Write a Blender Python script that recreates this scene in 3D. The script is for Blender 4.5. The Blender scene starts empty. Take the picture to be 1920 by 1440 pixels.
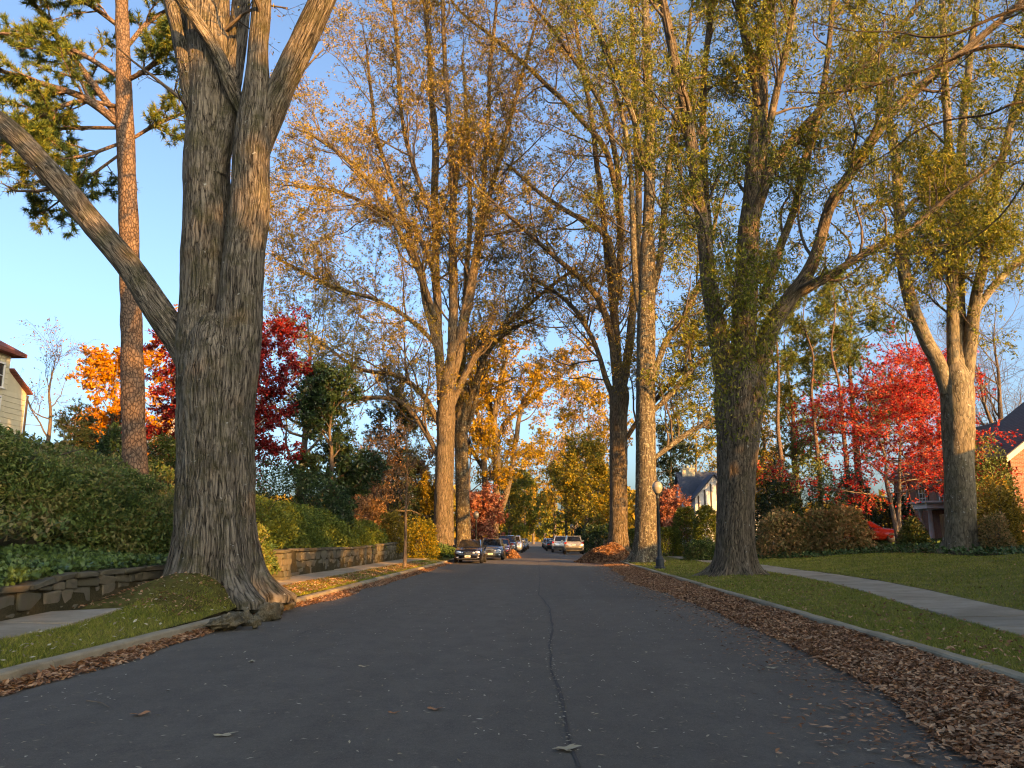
import bpy, math, random
import numpy as np
from mathutils import Vector, Matrix

rng = np.random.default_rng(11)
random.seed(11)
S = bpy.context.scene
R = math.radians

# ------------------------------------------------------------------ camera
F_PX = 1500.0                       # focal length in pixels of the 1920 px wide photograph
PITCH = math.atan(288 / F_PX)
YAW = math.atan(50 * math.cos(PITCH) / F_PX)
CAM = np.array([0.0, 0.0, 1.5])
cd = bpy.data.cameras.new("camera")
cam = bpy.data.objects.new("camera", cd)
S.collection.objects.link(cam)
cam.location = CAM
cam.rotation_euler = (math.pi / 2 + PITCH, 0, YAW)
cd.sensor_width = 36
cd.lens = F_PX / 1920 * 36
cd.clip_start = 0.05
cd.clip_end = 6000
S.camera = cam

# ------------------------------------------------------------------ sky, sun, exposure
SUN_AZ, SUN_EL = R(41), R(11.5)     # azimuth from straight behind the camera towards the right
w = bpy.data.worlds.new("World")
S.world = w
w.use_nodes = True
wn = w.node_tree
sky = wn.nodes.new("ShaderNodeTexSky")
sky.sky_type = 'NISHITA'
sky.sun_disc = False
sky.sun_elevation = SUN_EL
sky.sun_rotation = math.pi - SUN_AZ
sky.air_density = 0.72
sky.dust_density = 4.0
sky.ozone_density = 4.6
wn.nodes["Background"].inputs[1].default_value = 0.15
wn.links.new(sky.outputs[0], wn.nodes["Background"].inputs[0])

ld = bpy.data.lights.new("sun", 'SUN')
ld.energy = 3.3
ld.angle = R(0.55)
ld.color = (1.0, 0.56, 0.22)
sun = bpy.data.objects.new("sun", ld)
S.collection.objects.link(sun)
sdir = Vector((math.sin(SUN_AZ) * math.cos(SUN_EL), -math.cos(SUN_AZ) * math.cos(SUN_EL), math.sin(SUN_EL)))
sun.rotation_euler = sdir.to_track_quat('Z', 'Y').to_euler()
sun.location = (60, -60, 60)

S.view_settings.view_transform = 'Standard'
S.view_settings.look = 'None'
S.view_settings.gamma = 1
S.view_settings.use_curve_mapping = False
S.view_settings.exposure = 2.05
S.view_settings.use_white_balance = True
S.view_settings.white_balance_temperature = 9900
S.render.engine = 'CYCLES'
cy = S.cycles
cy.max_bounces = 4
cy.diffuse_bounces = 2
cy.glossy_bounces = 2
cy.transmission_bounces = 2
cy.transparent_max_bounces = 4
cy.caustics_reflective = False
cy.caustics_refractive = False
cy.use_denoising = True
cy.pixel_filter_type = 'BLACKMAN_HARRIS'
cy.filter_width = 1.15
cy.use_adaptive_sampling = True
cy.adaptive_threshold = 0.025

# ------------------------------------------------------------------ helpers
ROT = np.array(cam.rotation_euler.to_matrix())


def ray(px, py):
    return ROT @ np.array([(px - 960) / F_PX, (720 - py) / F_PX, -1.0])


def at(px, py, Y):
    """world point seen at photo pixel (px, py) on the plane y = Y"""
    d = ray(px, py)
    return CAM + d * (Y / d[1])


def proj(V):
    q = (V - CAM) @ ROT
    zz = np.where(q[:, 2] < -0.1, -q[:, 2], 1e9)
    return 960 + q[:, 0] / zz * F_PX, 720 - q[:, 1] / zz * F_PX, q[:, 2] < -0.1


ORG = {}


def tag(o, label=None, cat=None, group=None, kind=None):
    if label: o["label"] = label
    if cat: o["category"] = cat
    if group: o["group"] = group
    if kind: o["kind"] = kind
    return o


def thing(name, label, cat, loc=(0, 0, 0), group=None, kind=None):
    o = bpy.data.objects.new(name, None)
    o.empty_display_size = 0.3
    S.collection.objects.link(o)
    o.location = loc
    ORG[o.name] = np.array(loc, float)
    return tag(o, label, cat, group, kind)


def mk(name, V, F, mat, parent=None, smooth=True, attrs=None, kind=None):
    """mesh object from world-space vertices; F is an int array (M, k) or a list of them"""
    V = np.asarray(V, np.float64)
    o0 = np.zeros(3)
    if parent is not None:
        o0 = ORG.get(parent.name, o0)
    if not isinstance(F, list):
        F = [F]
    F = [np.asarray(f, np.int32) for f in F if len(f)]
    me = bpy.data.meshes.new(name)
    me.vertices.add(len(V))
    me.vertices.foreach_set("co", (V - o0).astype(np.float32).ravel())
    nl = sum(f.size for f in F)
    npoly = sum(len(f) for f in F)
    me.loops.add(nl)
    me.loops.foreach_set("vertex_index", np.concatenate([f.ravel() for f in F]))
    tot = np.concatenate([np.full(len(f), f.shape[1], np.int32) for f in F])
    st = np.concatenate([[0], np.cumsum(tot)[:-1]]).astype(np.int32)
    me.polygons.add(npoly)
    me.polygons.foreach_set("loop_start", st)
    me.update(calc_edges=True)
    me.polygons.foreach_set("use_smooth", np.full(npoly, smooth, bool))
    if attrs:
        for k, a in attrs.items():
            a = np.asarray(a, np.float32)
            at_ = me.attributes.new(k, 'FLOAT_VECTOR' if a.ndim == 2 else 'FLOAT', 'POINT')
            at_.data.foreach_set("vector" if a.ndim == 2 else "value", a.ravel())
    if mat is not None:
        me.materials.append(mat)
    o = bpy.data.objects.new(name, me)
    S.collection.objects.link(o)
    if parent is not None:
        o.parent = parent
        ORG[o.name] = o0
    if kind: o["kind"] = kind
    return o


def inst(name, me, parent, loc, rot=(0, 0, 0), scale=(1, 1, 1)):
    o = bpy.data.objects.new(name, me)
    S.collection.objects.link(o)
    if parent is not None:
        o.parent = parent
        loc = np.asarray(loc, float) - ORG.get(parent.name, np.zeros(3))
    o.location = loc
    o.rotation_euler = rot
    o.scale = scale
    return o


def copy_tree(o, parent=None):
    c = o.copy()
    S.collection.objects.link(c)
    c.parent = parent
    for ch in o.children:
        copy_tree(ch, c)
    return c


# hash / value noise on numpy arrays
def _h(i, j, k):
    n = (i * 374761393 + j * 668265263 + k * 1274126177) & 0xFFFFFFFF
    n = ((n ^ (n >> 13)) * 1103515245) & 0xFFFFFFFF
    return ((n ^ (n >> 16)) & 0xFFFF) / 65535.0


def vnoise(p):
    p = np.asarray(p, np.float64)
    i = np.floor(p).astype(np.int64)
    f = p - i
    f = f * f * (3 - 2 * f)
    r = 0
    for a in (0, 1):
        for b in (0, 1):
            for c in (0, 1):
                wgt = (f[..., 0] if a else 1 - f[..., 0]) * (f[..., 1] if b else 1 - f[..., 1]) * (f[..., 2] if c else 1 - f[..., 2])
                r = r + wgt * _h(i[..., 0] + a, i[..., 1] + b, i[..., 2] + c)
    return r * 2 - 1


def fbm(p, o=3):
    r, a = 0, 1.0
    p = np.asarray(p, float)
    for _ in range(o):
        r = r + a * vnoise(p)
        p = p * 2.03 + 17.3
        a *= 0.5
    return r


def unit(v):
    return v / np.maximum(np.linalg.norm(v, axis=-1, keepdims=True), 1e-9)


class MB:
    """collects boxes, bars, lathes; build() makes one mesh"""
    def __init__(s):
        s.v, s.q, s.t, s.n = [], [], [], 0

    def add(s, V, Q=(), T=()):
        V = np.asarray(V, float)
        s.v.append(V)
        if len(Q): s.q.append(np.asarray(Q, int) + s.n)
        if len(T): s.t.append(np.asarray(T, int) + s.n)
        s.n += len(V)
        return s

    def box(s, x0, x1, y0, y1, z0, z1):
        V = [(x0, y0, z0), (x1, y0, z0), (x1, y1, z0), (x0, y1, z0), (x0, y0, z1), (x1, y0, z1), (x1, y1, z1), (x0, y1, z1)]
        return s.add(V, [(0, 3, 2, 1), (4, 5, 6, 7), (0, 1, 5, 4), (1, 2, 6, 5), (2, 3, 7, 6), (3, 0, 4, 7)])

    def bar(s, a, b, w, h=None):
        a, b = np.array(a, float), np.array(b, float)
        h = h or w
        t = unit(b - a)
        ref = np.array([0, 0, 1.0]) if abs(t[2]) < 0.9 else np.array([1.0, 0, 0])
        u = unit(np.cross(t, ref)) * w / 2
        v = unit(np.cross(u, t)) * h / 2
        V = [a - u - v, a + u - v, a + u + v, a - u + v, b - u - v, b + u - v, b + u + v, b - u + v]
        return s.add(V, [(0, 3, 2, 1), (4, 5, 6, 7), (0, 1, 5, 4), (1, 2, 6, 5), (2, 3, 7, 6), (3, 0, 4, 7)])

    def lathe(s, prof, c=(0, 0, 0), n=16, axis='z'):
        prof = np.array(prof, float)
        th = np.arange(n) * 2 * math.pi / n
        r, z = prof[:, 0], prof[:, 1]
        A, B, C = r[:, None] * np.cos(th), r[:, None] * np.sin(th), np.repeat(z[:, None], n, 1)
        V = {'z': (A, B, C), 'x': (C, A, B), 'y': (A, C, B)}[axis]
        V = np.stack(V, -1).reshape(-1, 3) + np.array(c)
        Q = []
        for i in range(len(prof) - 1):
            for j in range(n):
                k = (j + 1) % n
                Q.append((i * n + j, i * n + k, (i + 1) * n + k, (i + 1) * n + j))
        return s.add(V, Q)

    def prism(s, poly, axis, a, b):
        """polygon in the plane across `axis` (x: (y,z); y: (x,z); z: (x,y)) extruded from a to b"""
        n = len(poly)
        V = []
        for e in (a, b):
            for (p, q) in poly:
                V.append({'x': (e, p, q), 'y': (p, e, q), 'z': (p, q, e)}[axis])
        s.add(V)
        base = s.n - 2 * n
        s.q.append(np.array([(i, (i + 1) % n, n + (i + 1) % n, n + i) for i in range(n)]) + base)
        s.t.append(np.array([(0, i + 1, i) for i in range(1, n - 1)] + [(n, n + i, n + i + 1) for i in range(1, n - 1)]) + base)
        return s

    def build(s, name, mat, parent=None, smooth=False, kind=None):
        F = []
        if s.q: F.append(np.concatenate(s.q))
        if s.t: F.append(np.concatenate(s.t))
        return mk(name, np.concatenate(s.v), F, mat, parent, smooth, kind=kind)


# ------------------------------------------------------------------ materials
class NT:
    def __init__(s, name):
        s.m = bpy.data.materials.new(name)
        s.m.use_nodes = True
        s.t = s.m.node_tree
        s.t.nodes.clear()
        s.out = s.n('ShaderNodeOutputMaterial')

    def n(s, kind, **kw):
        nd = s.t.nodes.new(kind)
        for k, v in kw.items():
            if k.startswith('i_'):
                nd.inputs[k[2:].replace('_', ' ')].default_value = v
            else:
                setattr(nd, k, v)
        return nd

    def l(s, a, b):
        s.t.links.new(a, b)

    def ramp(s, fac, stops, interp='LINEAR'):
        r = s.n('ShaderNodeValToRGB')
        r.color_ramp.interpolation = interp
        e = r.color_ramp.elements
        while len(e) < len(stops):
            e.new(0.5)
        for k, (p, c) in enumerate(stops):
            e[k].position = p
            e[k].color = (*c, 1) if len(c) == 3 else c
        s.l(fac, r.inputs[0])
        return r.outputs[0]

    def mix(s, fac, a, b, mode='MIX'):
        m = s.n('ShaderNodeMix', data_type='RGBA', blend_type=mode)
        for sock, v in ((m.inputs[0], fac), (m.inputs[6], a), (m.inputs[7], b)):
            if hasattr(v, 'is_output'):
                s.l(v, sock)
            else:
                sock.default_value = (*v, 1) if isinstance(v, tuple) and len(v) == 3 else v
        return m.outputs[2]

    def noise(s, vec, scale, detail=3, rough=0.55, typ=None, out=0):
        n = s.n('ShaderNodeTexNoise')
        n.inputs['Scale'].default_value = scale
        n.inputs['Detail'].default_value = detail
        n.inputs['Roughness'].default_value = rough
        if typ: n.noise_type = typ
        if vec is not None: s.l(vec, n.inputs['Vector'])
        return n.outputs[out]

    def pos(s):
        return s.n('ShaderNodeNewGeometry').outputs['Position']

    def mapv(s, vec, scale, rot=(0, 0, 0)):
        m = s.n('ShaderNodeMapping')
        m.inputs['Scale'].default_value = scale
        m.inputs['Rotation'].default_value = rot
        s.l(vec, m.inputs[0])
        return m.outputs[0]

    def bsdf(s, col, rough=0.8, metal=0.0, coat=0.0, spec=0.5, bump=None, bd=0.02, bs=1.0, trans=0.0):
        b = s.n('ShaderNodeBsdfPrincipled')
        for k, v in (('Base Color', col), ('Roughness', rough)):
            if hasattr(v, 'is_output'): s.l(v, b.inputs[k])
            else: b.inputs[k].default_value = (*v, 1) if isinstance(v, tuple) else v
        b.inputs['Metallic'].default_value = metal
        b.inputs['Coat Weight'].default_value = coat
        b.inputs['Specular IOR Level'].default_value = spec
        b.inputs['Transmission Weight'].default_value = trans
        if bump is not None:
            bn = s.n('ShaderNodeBump')
            bn.inputs['Distance'].default_value = bd
            bn.inputs['Strength'].default_value = bs
            s.l(bump, bn.inputs['Height'])
            s.l(bn.outputs[0], b.inputs['Normal'])
        s.l(b.outputs[0], s.out.inputs[0])
        return s.m


def plain(name, col, rough=0.7, metal=0.0, coat=0.0, var=0.15, vs=6.0, spec=0.5):
    t = NT(name)
    n = t.noise(t.pos(), vs, 4)
    c = t.ramp(n, [(0.3, tuple(x * (1 - var) for x in col)), (0.7, tuple(min(1, x * (1 + var)) for x in col))])
    return t.bsdf(c, rough, metal, coat, spec)


def leafmat(name, cols, trans=0.35, clump=0.5, cs=0.6, rough=0.55):
    """foliage: colour varies leaf by leaf and, more slowly, through the crown"""
    t = NT(name)
    g = t.n('ShaderNodeNewGeometry')
    n = t.noise(g.outputs['Position'], cs, 2)
    m = t.n('ShaderNodeMath', operation='MULTIPLY_ADD')
    t.l(n, m.inputs[0]); m.inputs[1].default_value = 2.2 * clump; m.inputs[2].default_value = -1.1 * clump
    a = t.n('ShaderNodeMath', operation='ADD', use_clamp=True)
    t.l(g.outputs['Random Per Island'], a.inputs[0]); t.l(m.outputs[0], a.inputs[1])
    k = len(cols)
    c = t.ramp(a.outputs[0], [((i + 0.3) / (k - 0.4), cols[i]) for i in range(k)])
    d = t.n('ShaderNodeBsdfPrincipled')
    d.inputs['Roughness'].default_value = rough
    d.inputs['Specular IOR Level'].default_value = 0.25
    t.l(c, d.inputs['Base Color'])
    tr = t.n('ShaderNodeBsdfTranslucent')
    t.l(c, tr.inputs[0])
    mx = t.n('ShaderNodeMixShader')
    mx.inputs[0].default_value = trans
    t.l(d.outputs[0], mx.inputs[1]); t.l(tr.outputs[0], mx.inputs[2])
    t.l(mx.outputs[0], t.out.inputs[0])
    return t.m


def barkmat(name, dark, light, moss=(0.075, 0.068, 0.03), lich=(0.42, 0.42, 0.36), mossk=0.35, lichk=0.3, scale=9.0, stretch=0.16, bd=0.05, plates=False):
    t = NT(name)
    av = t.n('ShaderNodeAttribute', attribute_name='bk').outputs['Vector']
    v = t.mapv(av, (1, 1, stretch))
    wob = t.noise(t.mapv(av, (1, 1, 0.5)), 2.0, 3, out=1)
    vv = t.n('ShaderNodeVectorMath', operation='MULTIPLY_ADD')
    t.l(wob, vv.inputs[0]); vv.inputs[1].default_value = (0.12, 0.12, 0.12); t.l(v, vv.inputs[2])
    ridge = t.noise(vv.outputs[0], scale, 5, 0.6)
    def crease(sc, wdt):
        n_ = t.noise(vv.outputs[0], sc, 2, 0.45)
        s1 = t.n('ShaderNodeMath', operation='SUBTRACT'); t.l(n_, s1.inputs[0]); s1.inputs[1].default_value = 0.5
        s2 = t.n('ShaderNodeMath', operation='ABSOLUTE'); t.l(s1.outputs[0], s2.inputs[0])
        return t.ramp(s2.outputs[0], [(0.0, (0, 0, 0)), (wdt, (0.75, 0.75, 0.75)), (wdt * 3, (1, 1, 1))])
    if plates:
        vor = t.n('ShaderNodeTexVoronoi', feature='DISTANCE_TO_EDGE')
        vor.inputs['Scale'].default_value = scale * 1.1
        t.l(vv.outputs[0], vor.inputs['Vector'])
        furrow = t.ramp(vor.outputs['Distance'], [(0.0, (0, 0, 0)), (0.12, (0.7, 0.7, 0.7)), (0.5, (1, 1, 1))])
    else:
        furrow = t.mix(0.5, crease(scale * 0.8, 0.05), crease(scale * 1.7, 0.05))
    hgt = t.n('ShaderNodeMath', operation='MULTIPLY_ADD')
    t.l(ridge, hgt.inputs[0]); hgt.inputs[1].default_value = 0.8; t.l(furrow, hgt.inputs[2])
    fine = t.noise(av, 40, 4, 0.7)
    h2 = t.n('ShaderNodeMath', operation='MULTIPLY_ADD')
    t.l(fine, h2.inputs[0]); h2.inputs[1].default_value = 0.3; t.l(hgt.outputs[0], h2.inputs[2])
    h3 = t.n('ShaderNodeMath', operation='MULTIPLY'); t.l(h2.outputs[0], h3.inputs[0]); h3.inputs[1].default_value = 0.55
    col = t.ramp(h3.outputs[0], [(0.40, dark), (0.66, tuple(0.45 * a + 0.55 * b for a, b in zip(light, dark))), (0.9, light)])
    P = t.pos()
    mo = t.ramp(t.noise(P, 2.2, 7, 0.7), [(0.60 - 0.25 * mossk, (0, 0, 0)), (0.78 - 0.25 * mossk, (mossk * 1.6,) * 3)])
    col = t.mix(mo, col, moss)
    li = t.ramp(t.noise(P, 7.5, 5, 0.6), [(0.70 - 0.12 * lichk, (0, 0, 0)), (0.73 - 0.12 * lichk, (0.75, 0.75, 0.75))])
    col = t.mix(li, col, lich)
    return t.bsdf(col, 0.9, spec=0.2, bump=h2.outputs[0], bd=bd, bs=1.0)


M = {}
M['oak_bark'] = barkmat('oak_bark', (0.024, 0.019, 0.013), (0.27, 0.225, 0.165), mossk=0.5, lichk=0.25, scale=13, stretch=0.11, bd=0.05)
M['oak_bark_brown'] = barkmat('oak_bark_brown', (0.03, 0.022, 0.014), (0.25, 0.19, 0.125), lichk=0.2, scale=13.0)
M['lichen_bark'] = barkmat('lichen_bark', (0.035, 0.027, 0.018), (0.22, 0.175, 0.115), mossk=0.4, lichk=1.1, lich=(0.36, 0.33, 0.22), scale=11)
M['smooth_bark'] = barkmat('smooth_bark', (0.06, 0.047, 0.03), (0.23, 0.185, 0.12), mossk=0.4, lichk=0.5, scale=5, stretch=0.3, bd=0.015)
M['pine_bark'] = barkmat('pine_bark', (0.06, 0.04, 0.028), (0.24, 0.16, 0.11), mossk=0.1, lichk=0.1, scale=9, stretch=0.6, bd=0.02, plates=True)
M['thin_bark'] = barkmat('thin_bark', (0.06, 0.046, 0.033), (0.17, 0.13, 0.095), mossk=0.1, lichk=0.1, scale=8, bd=0.01)
M['maple_bark'] = barkmat('maple_bark', (0.10, 0.08, 0.065), (0.27, 0.22, 0.17), mossk=0.1, lichk=0.2, scale=5, stretch=0.3, bd=0.008)

M['olive_leaf'] = leafmat('olive_leaf', [(0.075, 0.098, 0.013), (0.14, 0.165, 0.022), (0.21, 0.215, 0.03), (0.29, 0.24, 0.036)])
M['gold_olive_leaf'] = leafmat('gold_olive_leaf', [(0.10, 0.085, 0.015), (0.22, 0.165, 0.025), (0.32, 0.225, 0.03), (0.40, 0.25, 0.04)])
M['russet_leaf'] = leafmat('russet_leaf', [(0.09, 0.055, 0.02), (0.22, 0.12, 0.04), (0.32, 0.17, 0.07), (0.36, 0.20, 0.11)])
M['bronze_leaf'] = leafmat('bronze_leaf', [(0.11, 0.092, 0.016), (0.25, 0.19, 0.028), (0.35, 0.245, 0.04), (0.41, 0.26, 0.08)])
M['gold_leaf'] = leafmat('gold_leaf', [(0.16, 0.12, 0.015), (0.34, 0.22, 0.02), (0.45, 0.28, 0.03), (0.42, 0.22, 0.03)])
M['yellowgreen_leaf'] = leafmat('yellowgreen_leaf', [(0.07, 0.085, 0.015), (0.15, 0.15, 0.025), (0.27, 0.22, 0.03), (0.36, 0.24, 0.03)])
M['orange_leaf'] = leafmat('orange_leaf', [(0.30, 0.12, 0.012), (0.50, 0.20, 0.015), (0.60, 0.27, 0.02), (0.55, 0.18, 0.04)])
M['red_leaf'] = leafmat('red_leaf', [(0.20, 0.010, 0.014), (0.46, 0.024, 0.028), (0.66, 0.055, 0.048), (0.70, 0.17, 0.09)], trans=0.45)
M['darkred_leaf'] = leafmat('darkred_leaf', [(0.11, 0.010, 0.012), (0.24, 0.015, 0.02), (0.36, 0.03, 0.025)], trans=0.4)
M['pink_leaf'] = leafmat('pink_leaf', [(0.28, 0.08, 0.05), (0.42, 0.15, 0.09), (0.48, 0.25, 0.16)])
M['evergreen_leaf'] = leafmat('evergreen_leaf', [(0.012, 0.03, 0.012), (0.025, 0.05, 0.018), (0.04, 0.07, 0.022)], trans=0.1, rough=0.35)
M['hedge_leaf'] = leafmat('hedge_leaf', [(0.045, 0.08, 0.02), (0.09, 0.135, 0.032), (0.14, 0.175, 0.042), (0.19, 0.17, 0.055)], trans=0.15, cs=1.1, clump=1.0)
M['bank_leaf'] = leafmat('bank_leaf', [(0.055, 0.095, 0.024), (0.10, 0.145, 0.035), (0.155, 0.17, 0.046), (0.22, 0.17, 0.07)], trans=0.15, cs=0.5, clump=0.8)
M['ivy_leaf'] = leafmat('ivy_leaf', [(0.035, 0.07, 0.02), (0.065, 0.115, 0.034), (0.10, 0.16, 0.045)], trans=0.1, rough=0.4)
M['clipped_leaf'] = leafmat('clipped_leaf', [(0.05, 0.085, 0.016), (0.10, 0.14, 0.024), (0.16, 0.185, 0.032)], trans=0.2, clump=0.9, cs=1.3)
M['hydrangea_leaf'] = leafmat('hydrangea_leaf', [(0.12, 0.11, 0.03), (0.28, 0.21, 0.07), (0.42, 0.28, 0.12), (0.48, 0.25, 0.10)], trans=0.3, cs=1.5)
M['needle'] = leafmat('needle', [(0.05, 0.085, 0.022), (0.10, 0.145, 0.03), (0.17, 0.20, 0.036), (0.23, 0.215, 0.04)], trans=0.25)
M['dark_needle'] = leafmat('dark_needle', [(0.014, 0.03, 0.014), (0.03, 0.05, 0.02)], trans=0.1)
M['litter_leaf'] = leafmat('litter_leaf', [(0.14, 0.058, 0.026), (0.27, 0.12, 0.055), (0.38, 0.195, 0.10), (0.50, 0.30, 0.17)], trans=0.1, clump=0.35, cs=1.5, rough=0.7)
M['pale_leaf'] = leafmat('pale_leaf', [(0.22, 0.17, 0.10), (0.38, 0.32, 0.20), (0.5, 0.46, 0.34)], trans=0.1, clump=0.1)
M['grass'] = leafmat('grass', [(0.125, 0.155, 0.02), (0.20, 0.225, 0.03), (0.28, 0.275, 0.042), (0.36, 0.30, 0.08)], trans=0.3, clump=0.7, cs=0.9)


def ground_mat(name, cols, sc=1.2, bd=0.03):
    t = NT(name)
    P = t.pos()
    n = t.noise(P, sc, 6, 0.65)
    f = t.noise(P, 35, 3, 0.7)
    m = t.mix(0.45, n, f)
    return t.bsdf(t.ramp(m, [(0.36, cols[0]), (0.5, cols[1]), (0.64, cols[2])]), 0.95, spec=0.15, bump=f, bd=bd)


M['soil'] = ground_mat('soil', [(0.03, 0.025, 0.012), (0.055, 0.045, 0.02), (0.09, 0.065, 0.035)])
M['turf'] = ground_mat('turf', [(0.09, 0.092, 0.016), (0.155, 0.145, 0.028), (0.21, 0.17, 0.048)])
M['litter_base'] = ground_mat('litter_base', [(0.05, 0.024, 0.014), (0.10, 0.05, 0.028), (0.17, 0.09, 0.05)], sc=9)


def asphalt():
    t = NT('asphalt')
    P = t.pos()
    n = t.noise(t.mapv(P, (1, 0.3, 1)), 0.45, 5, 0.65)
    lane = t.noise(t.mapv(P, (0.9, 0.03, 1)), 1.0, 3, 0.5)
    blot = t.noise(t.mapv(P, (1, 0.6, 1)), 2.6, 6, 0.75)
    g = t.noise(P, 60, 4, 0.85)
    mid = t.noise(P, 14, 4, 0.8)
    c = t.ramp(n, [(0.3, (0.088, 0.077, 0.060)), (0.55, (0.110, 0.096, 0.075)), (0.75, (0.136, 0.118, 0.092))])
    c = t.mix(t.ramp(lane, [(0.42, (0, 0, 0)), (0.62, (0.45, 0.45, 0.45))]), c, (0.145, 0.127, 0.10))
    c = t.mix(t.ramp(blot, [(0.36, (0.7, 0.7, 0.7)), (0.58, (0, 0, 0))]), c, (0.068, 0.06, 0.048))
    c = t.mix(t.ramp(mid, [(0.3, (0.35, 0.35, 0.35)), (0.5, (0, 0, 0))]), c, (0.06, 0.053, 0.042))
    c = t.mix(t.ramp(mid, [(0.55, (0, 0, 0)), (0.78, (0.5, 0.5, 0.5))]), c, (0.18, 0.158, 0.125))
    c = t.mix(t.ramp(g, [(0.4, (0, 0, 0)), (0.75, (0.6, 0.6, 0.6))]), c, (0.20, 0.176, 0.14))
    for sc, k in ((19, 0.07), (41, 0.10)):
        vo = t.n('ShaderNodeTexVoronoi'); vo.inputs['Scale'].default_value = sc; t.l(P, vo.inputs['Vector'])
        c = t.mix(t.ramp(vo.outputs['Distance'], [(k, (0.45, 0.45, 0.45)), (k * 1.6, (0, 0, 0))]), c, (0.30, 0.265, 0.21))
    return t.bsdf(c, t.ramp(n, [(0.3, (0.72,) * 3), (0.7, (0.88,) * 3)]), spec=0.3, bump=g, bd=0.01)


M['asphalt'] = asphalt()
M['tar'] = plain('tar', (0.045, 0.041, 0.036), 0.8, var=0.4, vs=30)


def concrete(name, a, b, dirt):
    t = NT(name)
    P = t.pos()
    n = t.noise(P, 2.2, 6, 0.65)
    f = t.noise(P, 70, 3, 0.7)
    c = t.ramp(n, [(0.32, a), (0.68, b)])
    c = t.mix(t.ramp(t.noise(P, 0.9, 5, 0.7), [(0.45, (0, 0, 0)), (0.62, (0.8, 0.8, 0.8))]), c, dirt)
    c = t.mix(0.35, c, t.ramp(f, [(0.3, a), (0.7, b)]))
    return t.bsdf(c, 0.9, spec=0.2, bump=f, bd=0.008)


M['kerb'] = concrete('kerb', (0.27, 0.225, 0.15), (0.42, 0.35, 0.24), (0.16, 0.125, 0.075))
M['slab'] = concrete('slab', (0.28, 0.23, 0.165), (0.41, 0.345, 0.255), (0.19, 0.15, 0.095))
M['mortar'] = concrete('mortar', (0.05, 0.045, 0.035), (0.085, 0.078, 0.06), (0.035, 0.035, 0.02))


def stone():
    t = NT('wall_stone')
    P = t.pos()
    r = t.n('ShaderNodeObjectInfo').outputs['Random']
    c = t.ramp(r, [(0.0, (0.085, 0.075, 0.055)), (0.4, (0.12, 0.105, 0.078)), (0.7, (0.16, 0.13, 0.092)), (1.0, (0.10, 0.098, 0.078))])
    n = t.noise(P, 6, 6, 0.7)
    c = t.mix(t.ramp(n, [(0.4, (0, 0, 0)), (0.7, (0.7, 0.7, 0.7))]), c, (0.085, 0.085, 0.05))
    return t.bsdf(c, 0.9, spec=0.2, bump=n, bd=0.02)


M['wall_stone'] = stone()


def moss():
    t = NT('moss')
    P = t.pos()
    n = t.noise(P, 3, 6, 0.7)
    f = t.noise(P, 45, 3, 0.7)
    c = t.ramp(n, [(0.3, (0.05, 0.04, 0.015)), (0.5, (0.10, 0.085, 0.02)), (0.68, (0.12, 0.12, 0.03))])
    return t.bsdf(c, 1.0, spec=0.1, bump=f, bd=0.02)


M['moss'] = moss()
M['root_bark'] = ground_mat('root_bark', [(0.05, 0.042, 0.024), (0.12, 0.10, 0.06), (0.22, 0.185, 0.13)], sc=4, bd=0.012)


def brick(name, a, b, mo):
    t = NT(name)
    P = t.pos()
    sx = t.n('ShaderNodeSeparateXYZ'); t.l(P, sx.inputs[0])
    ad = t.n('ShaderNodeMath', operation='ADD'); t.l(sx.outputs[0], ad.inputs[0]); t.l(sx.outputs[1], ad.inputs[1])
    cb = t.n('ShaderNodeCombineXYZ'); t.l(ad.outputs[0], cb.inputs[0]); t.l(sx.outputs[2], cb.inputs[1])
    br = t.n('ShaderNodeTexBrick')
    t.l(cb.outputs[0], br.inputs['Vector'])
    br.inputs['Color1'].default_value = (*a, 1); br.inputs['Color2'].default_value = (*b, 1); br.inputs['Mortar'].default_value = (*mo, 1)
    br.inputs['Scale'].default_value = 1.0
    br.inputs['Brick Width'].default_value = 0.22; br.inputs['Row Height'].default_value = 0.075; br.inputs['Mortar Size'].default_value = 0.008
    n = t.noise(P, 1.5, 4)
    c = t.mix(t.ramp(n, [(0.4, (0, 0, 0)), (0.7, (0.4, 0.4, 0.4))]), br.outputs[0], tuple(x * 0.6 for x in a))
    return t.bsdf(c, 0.9, spec=0.2)


M['brick'] = brick('brick', (0.24, 0.075, 0.045), (0.32, 0.12, 0.07), (0.32, 0.28, 0.23))


def shingle(name, a, b, sz=0.14):
    t = NT(name)
    P = t.pos()
    wv = t.n('ShaderNodeTexWave', wave_type='BANDS', bands_direction='Z')
    wv.inputs['Scale'].default_value = 1.0 / sz / 3; wv.inputs['Distortion'].default_value = 0.6
    t.l(P, wv.inputs[0])
    n = t.noise(t.mapv(P, (4, 4, 9)), 1.0, 4, 0.7)
    c = t.mix(t.ramp(wv.outputs[1], [(0.0, (0.6, 0.6, 0.6)), (0.25, (0, 0, 0))]), t.ramp(n, [(0.3, a), (0.7, b)]), tuple(x * 0.5 for x in a))
    return t.bsdf(c, 0.85, spec=0.3)


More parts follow.
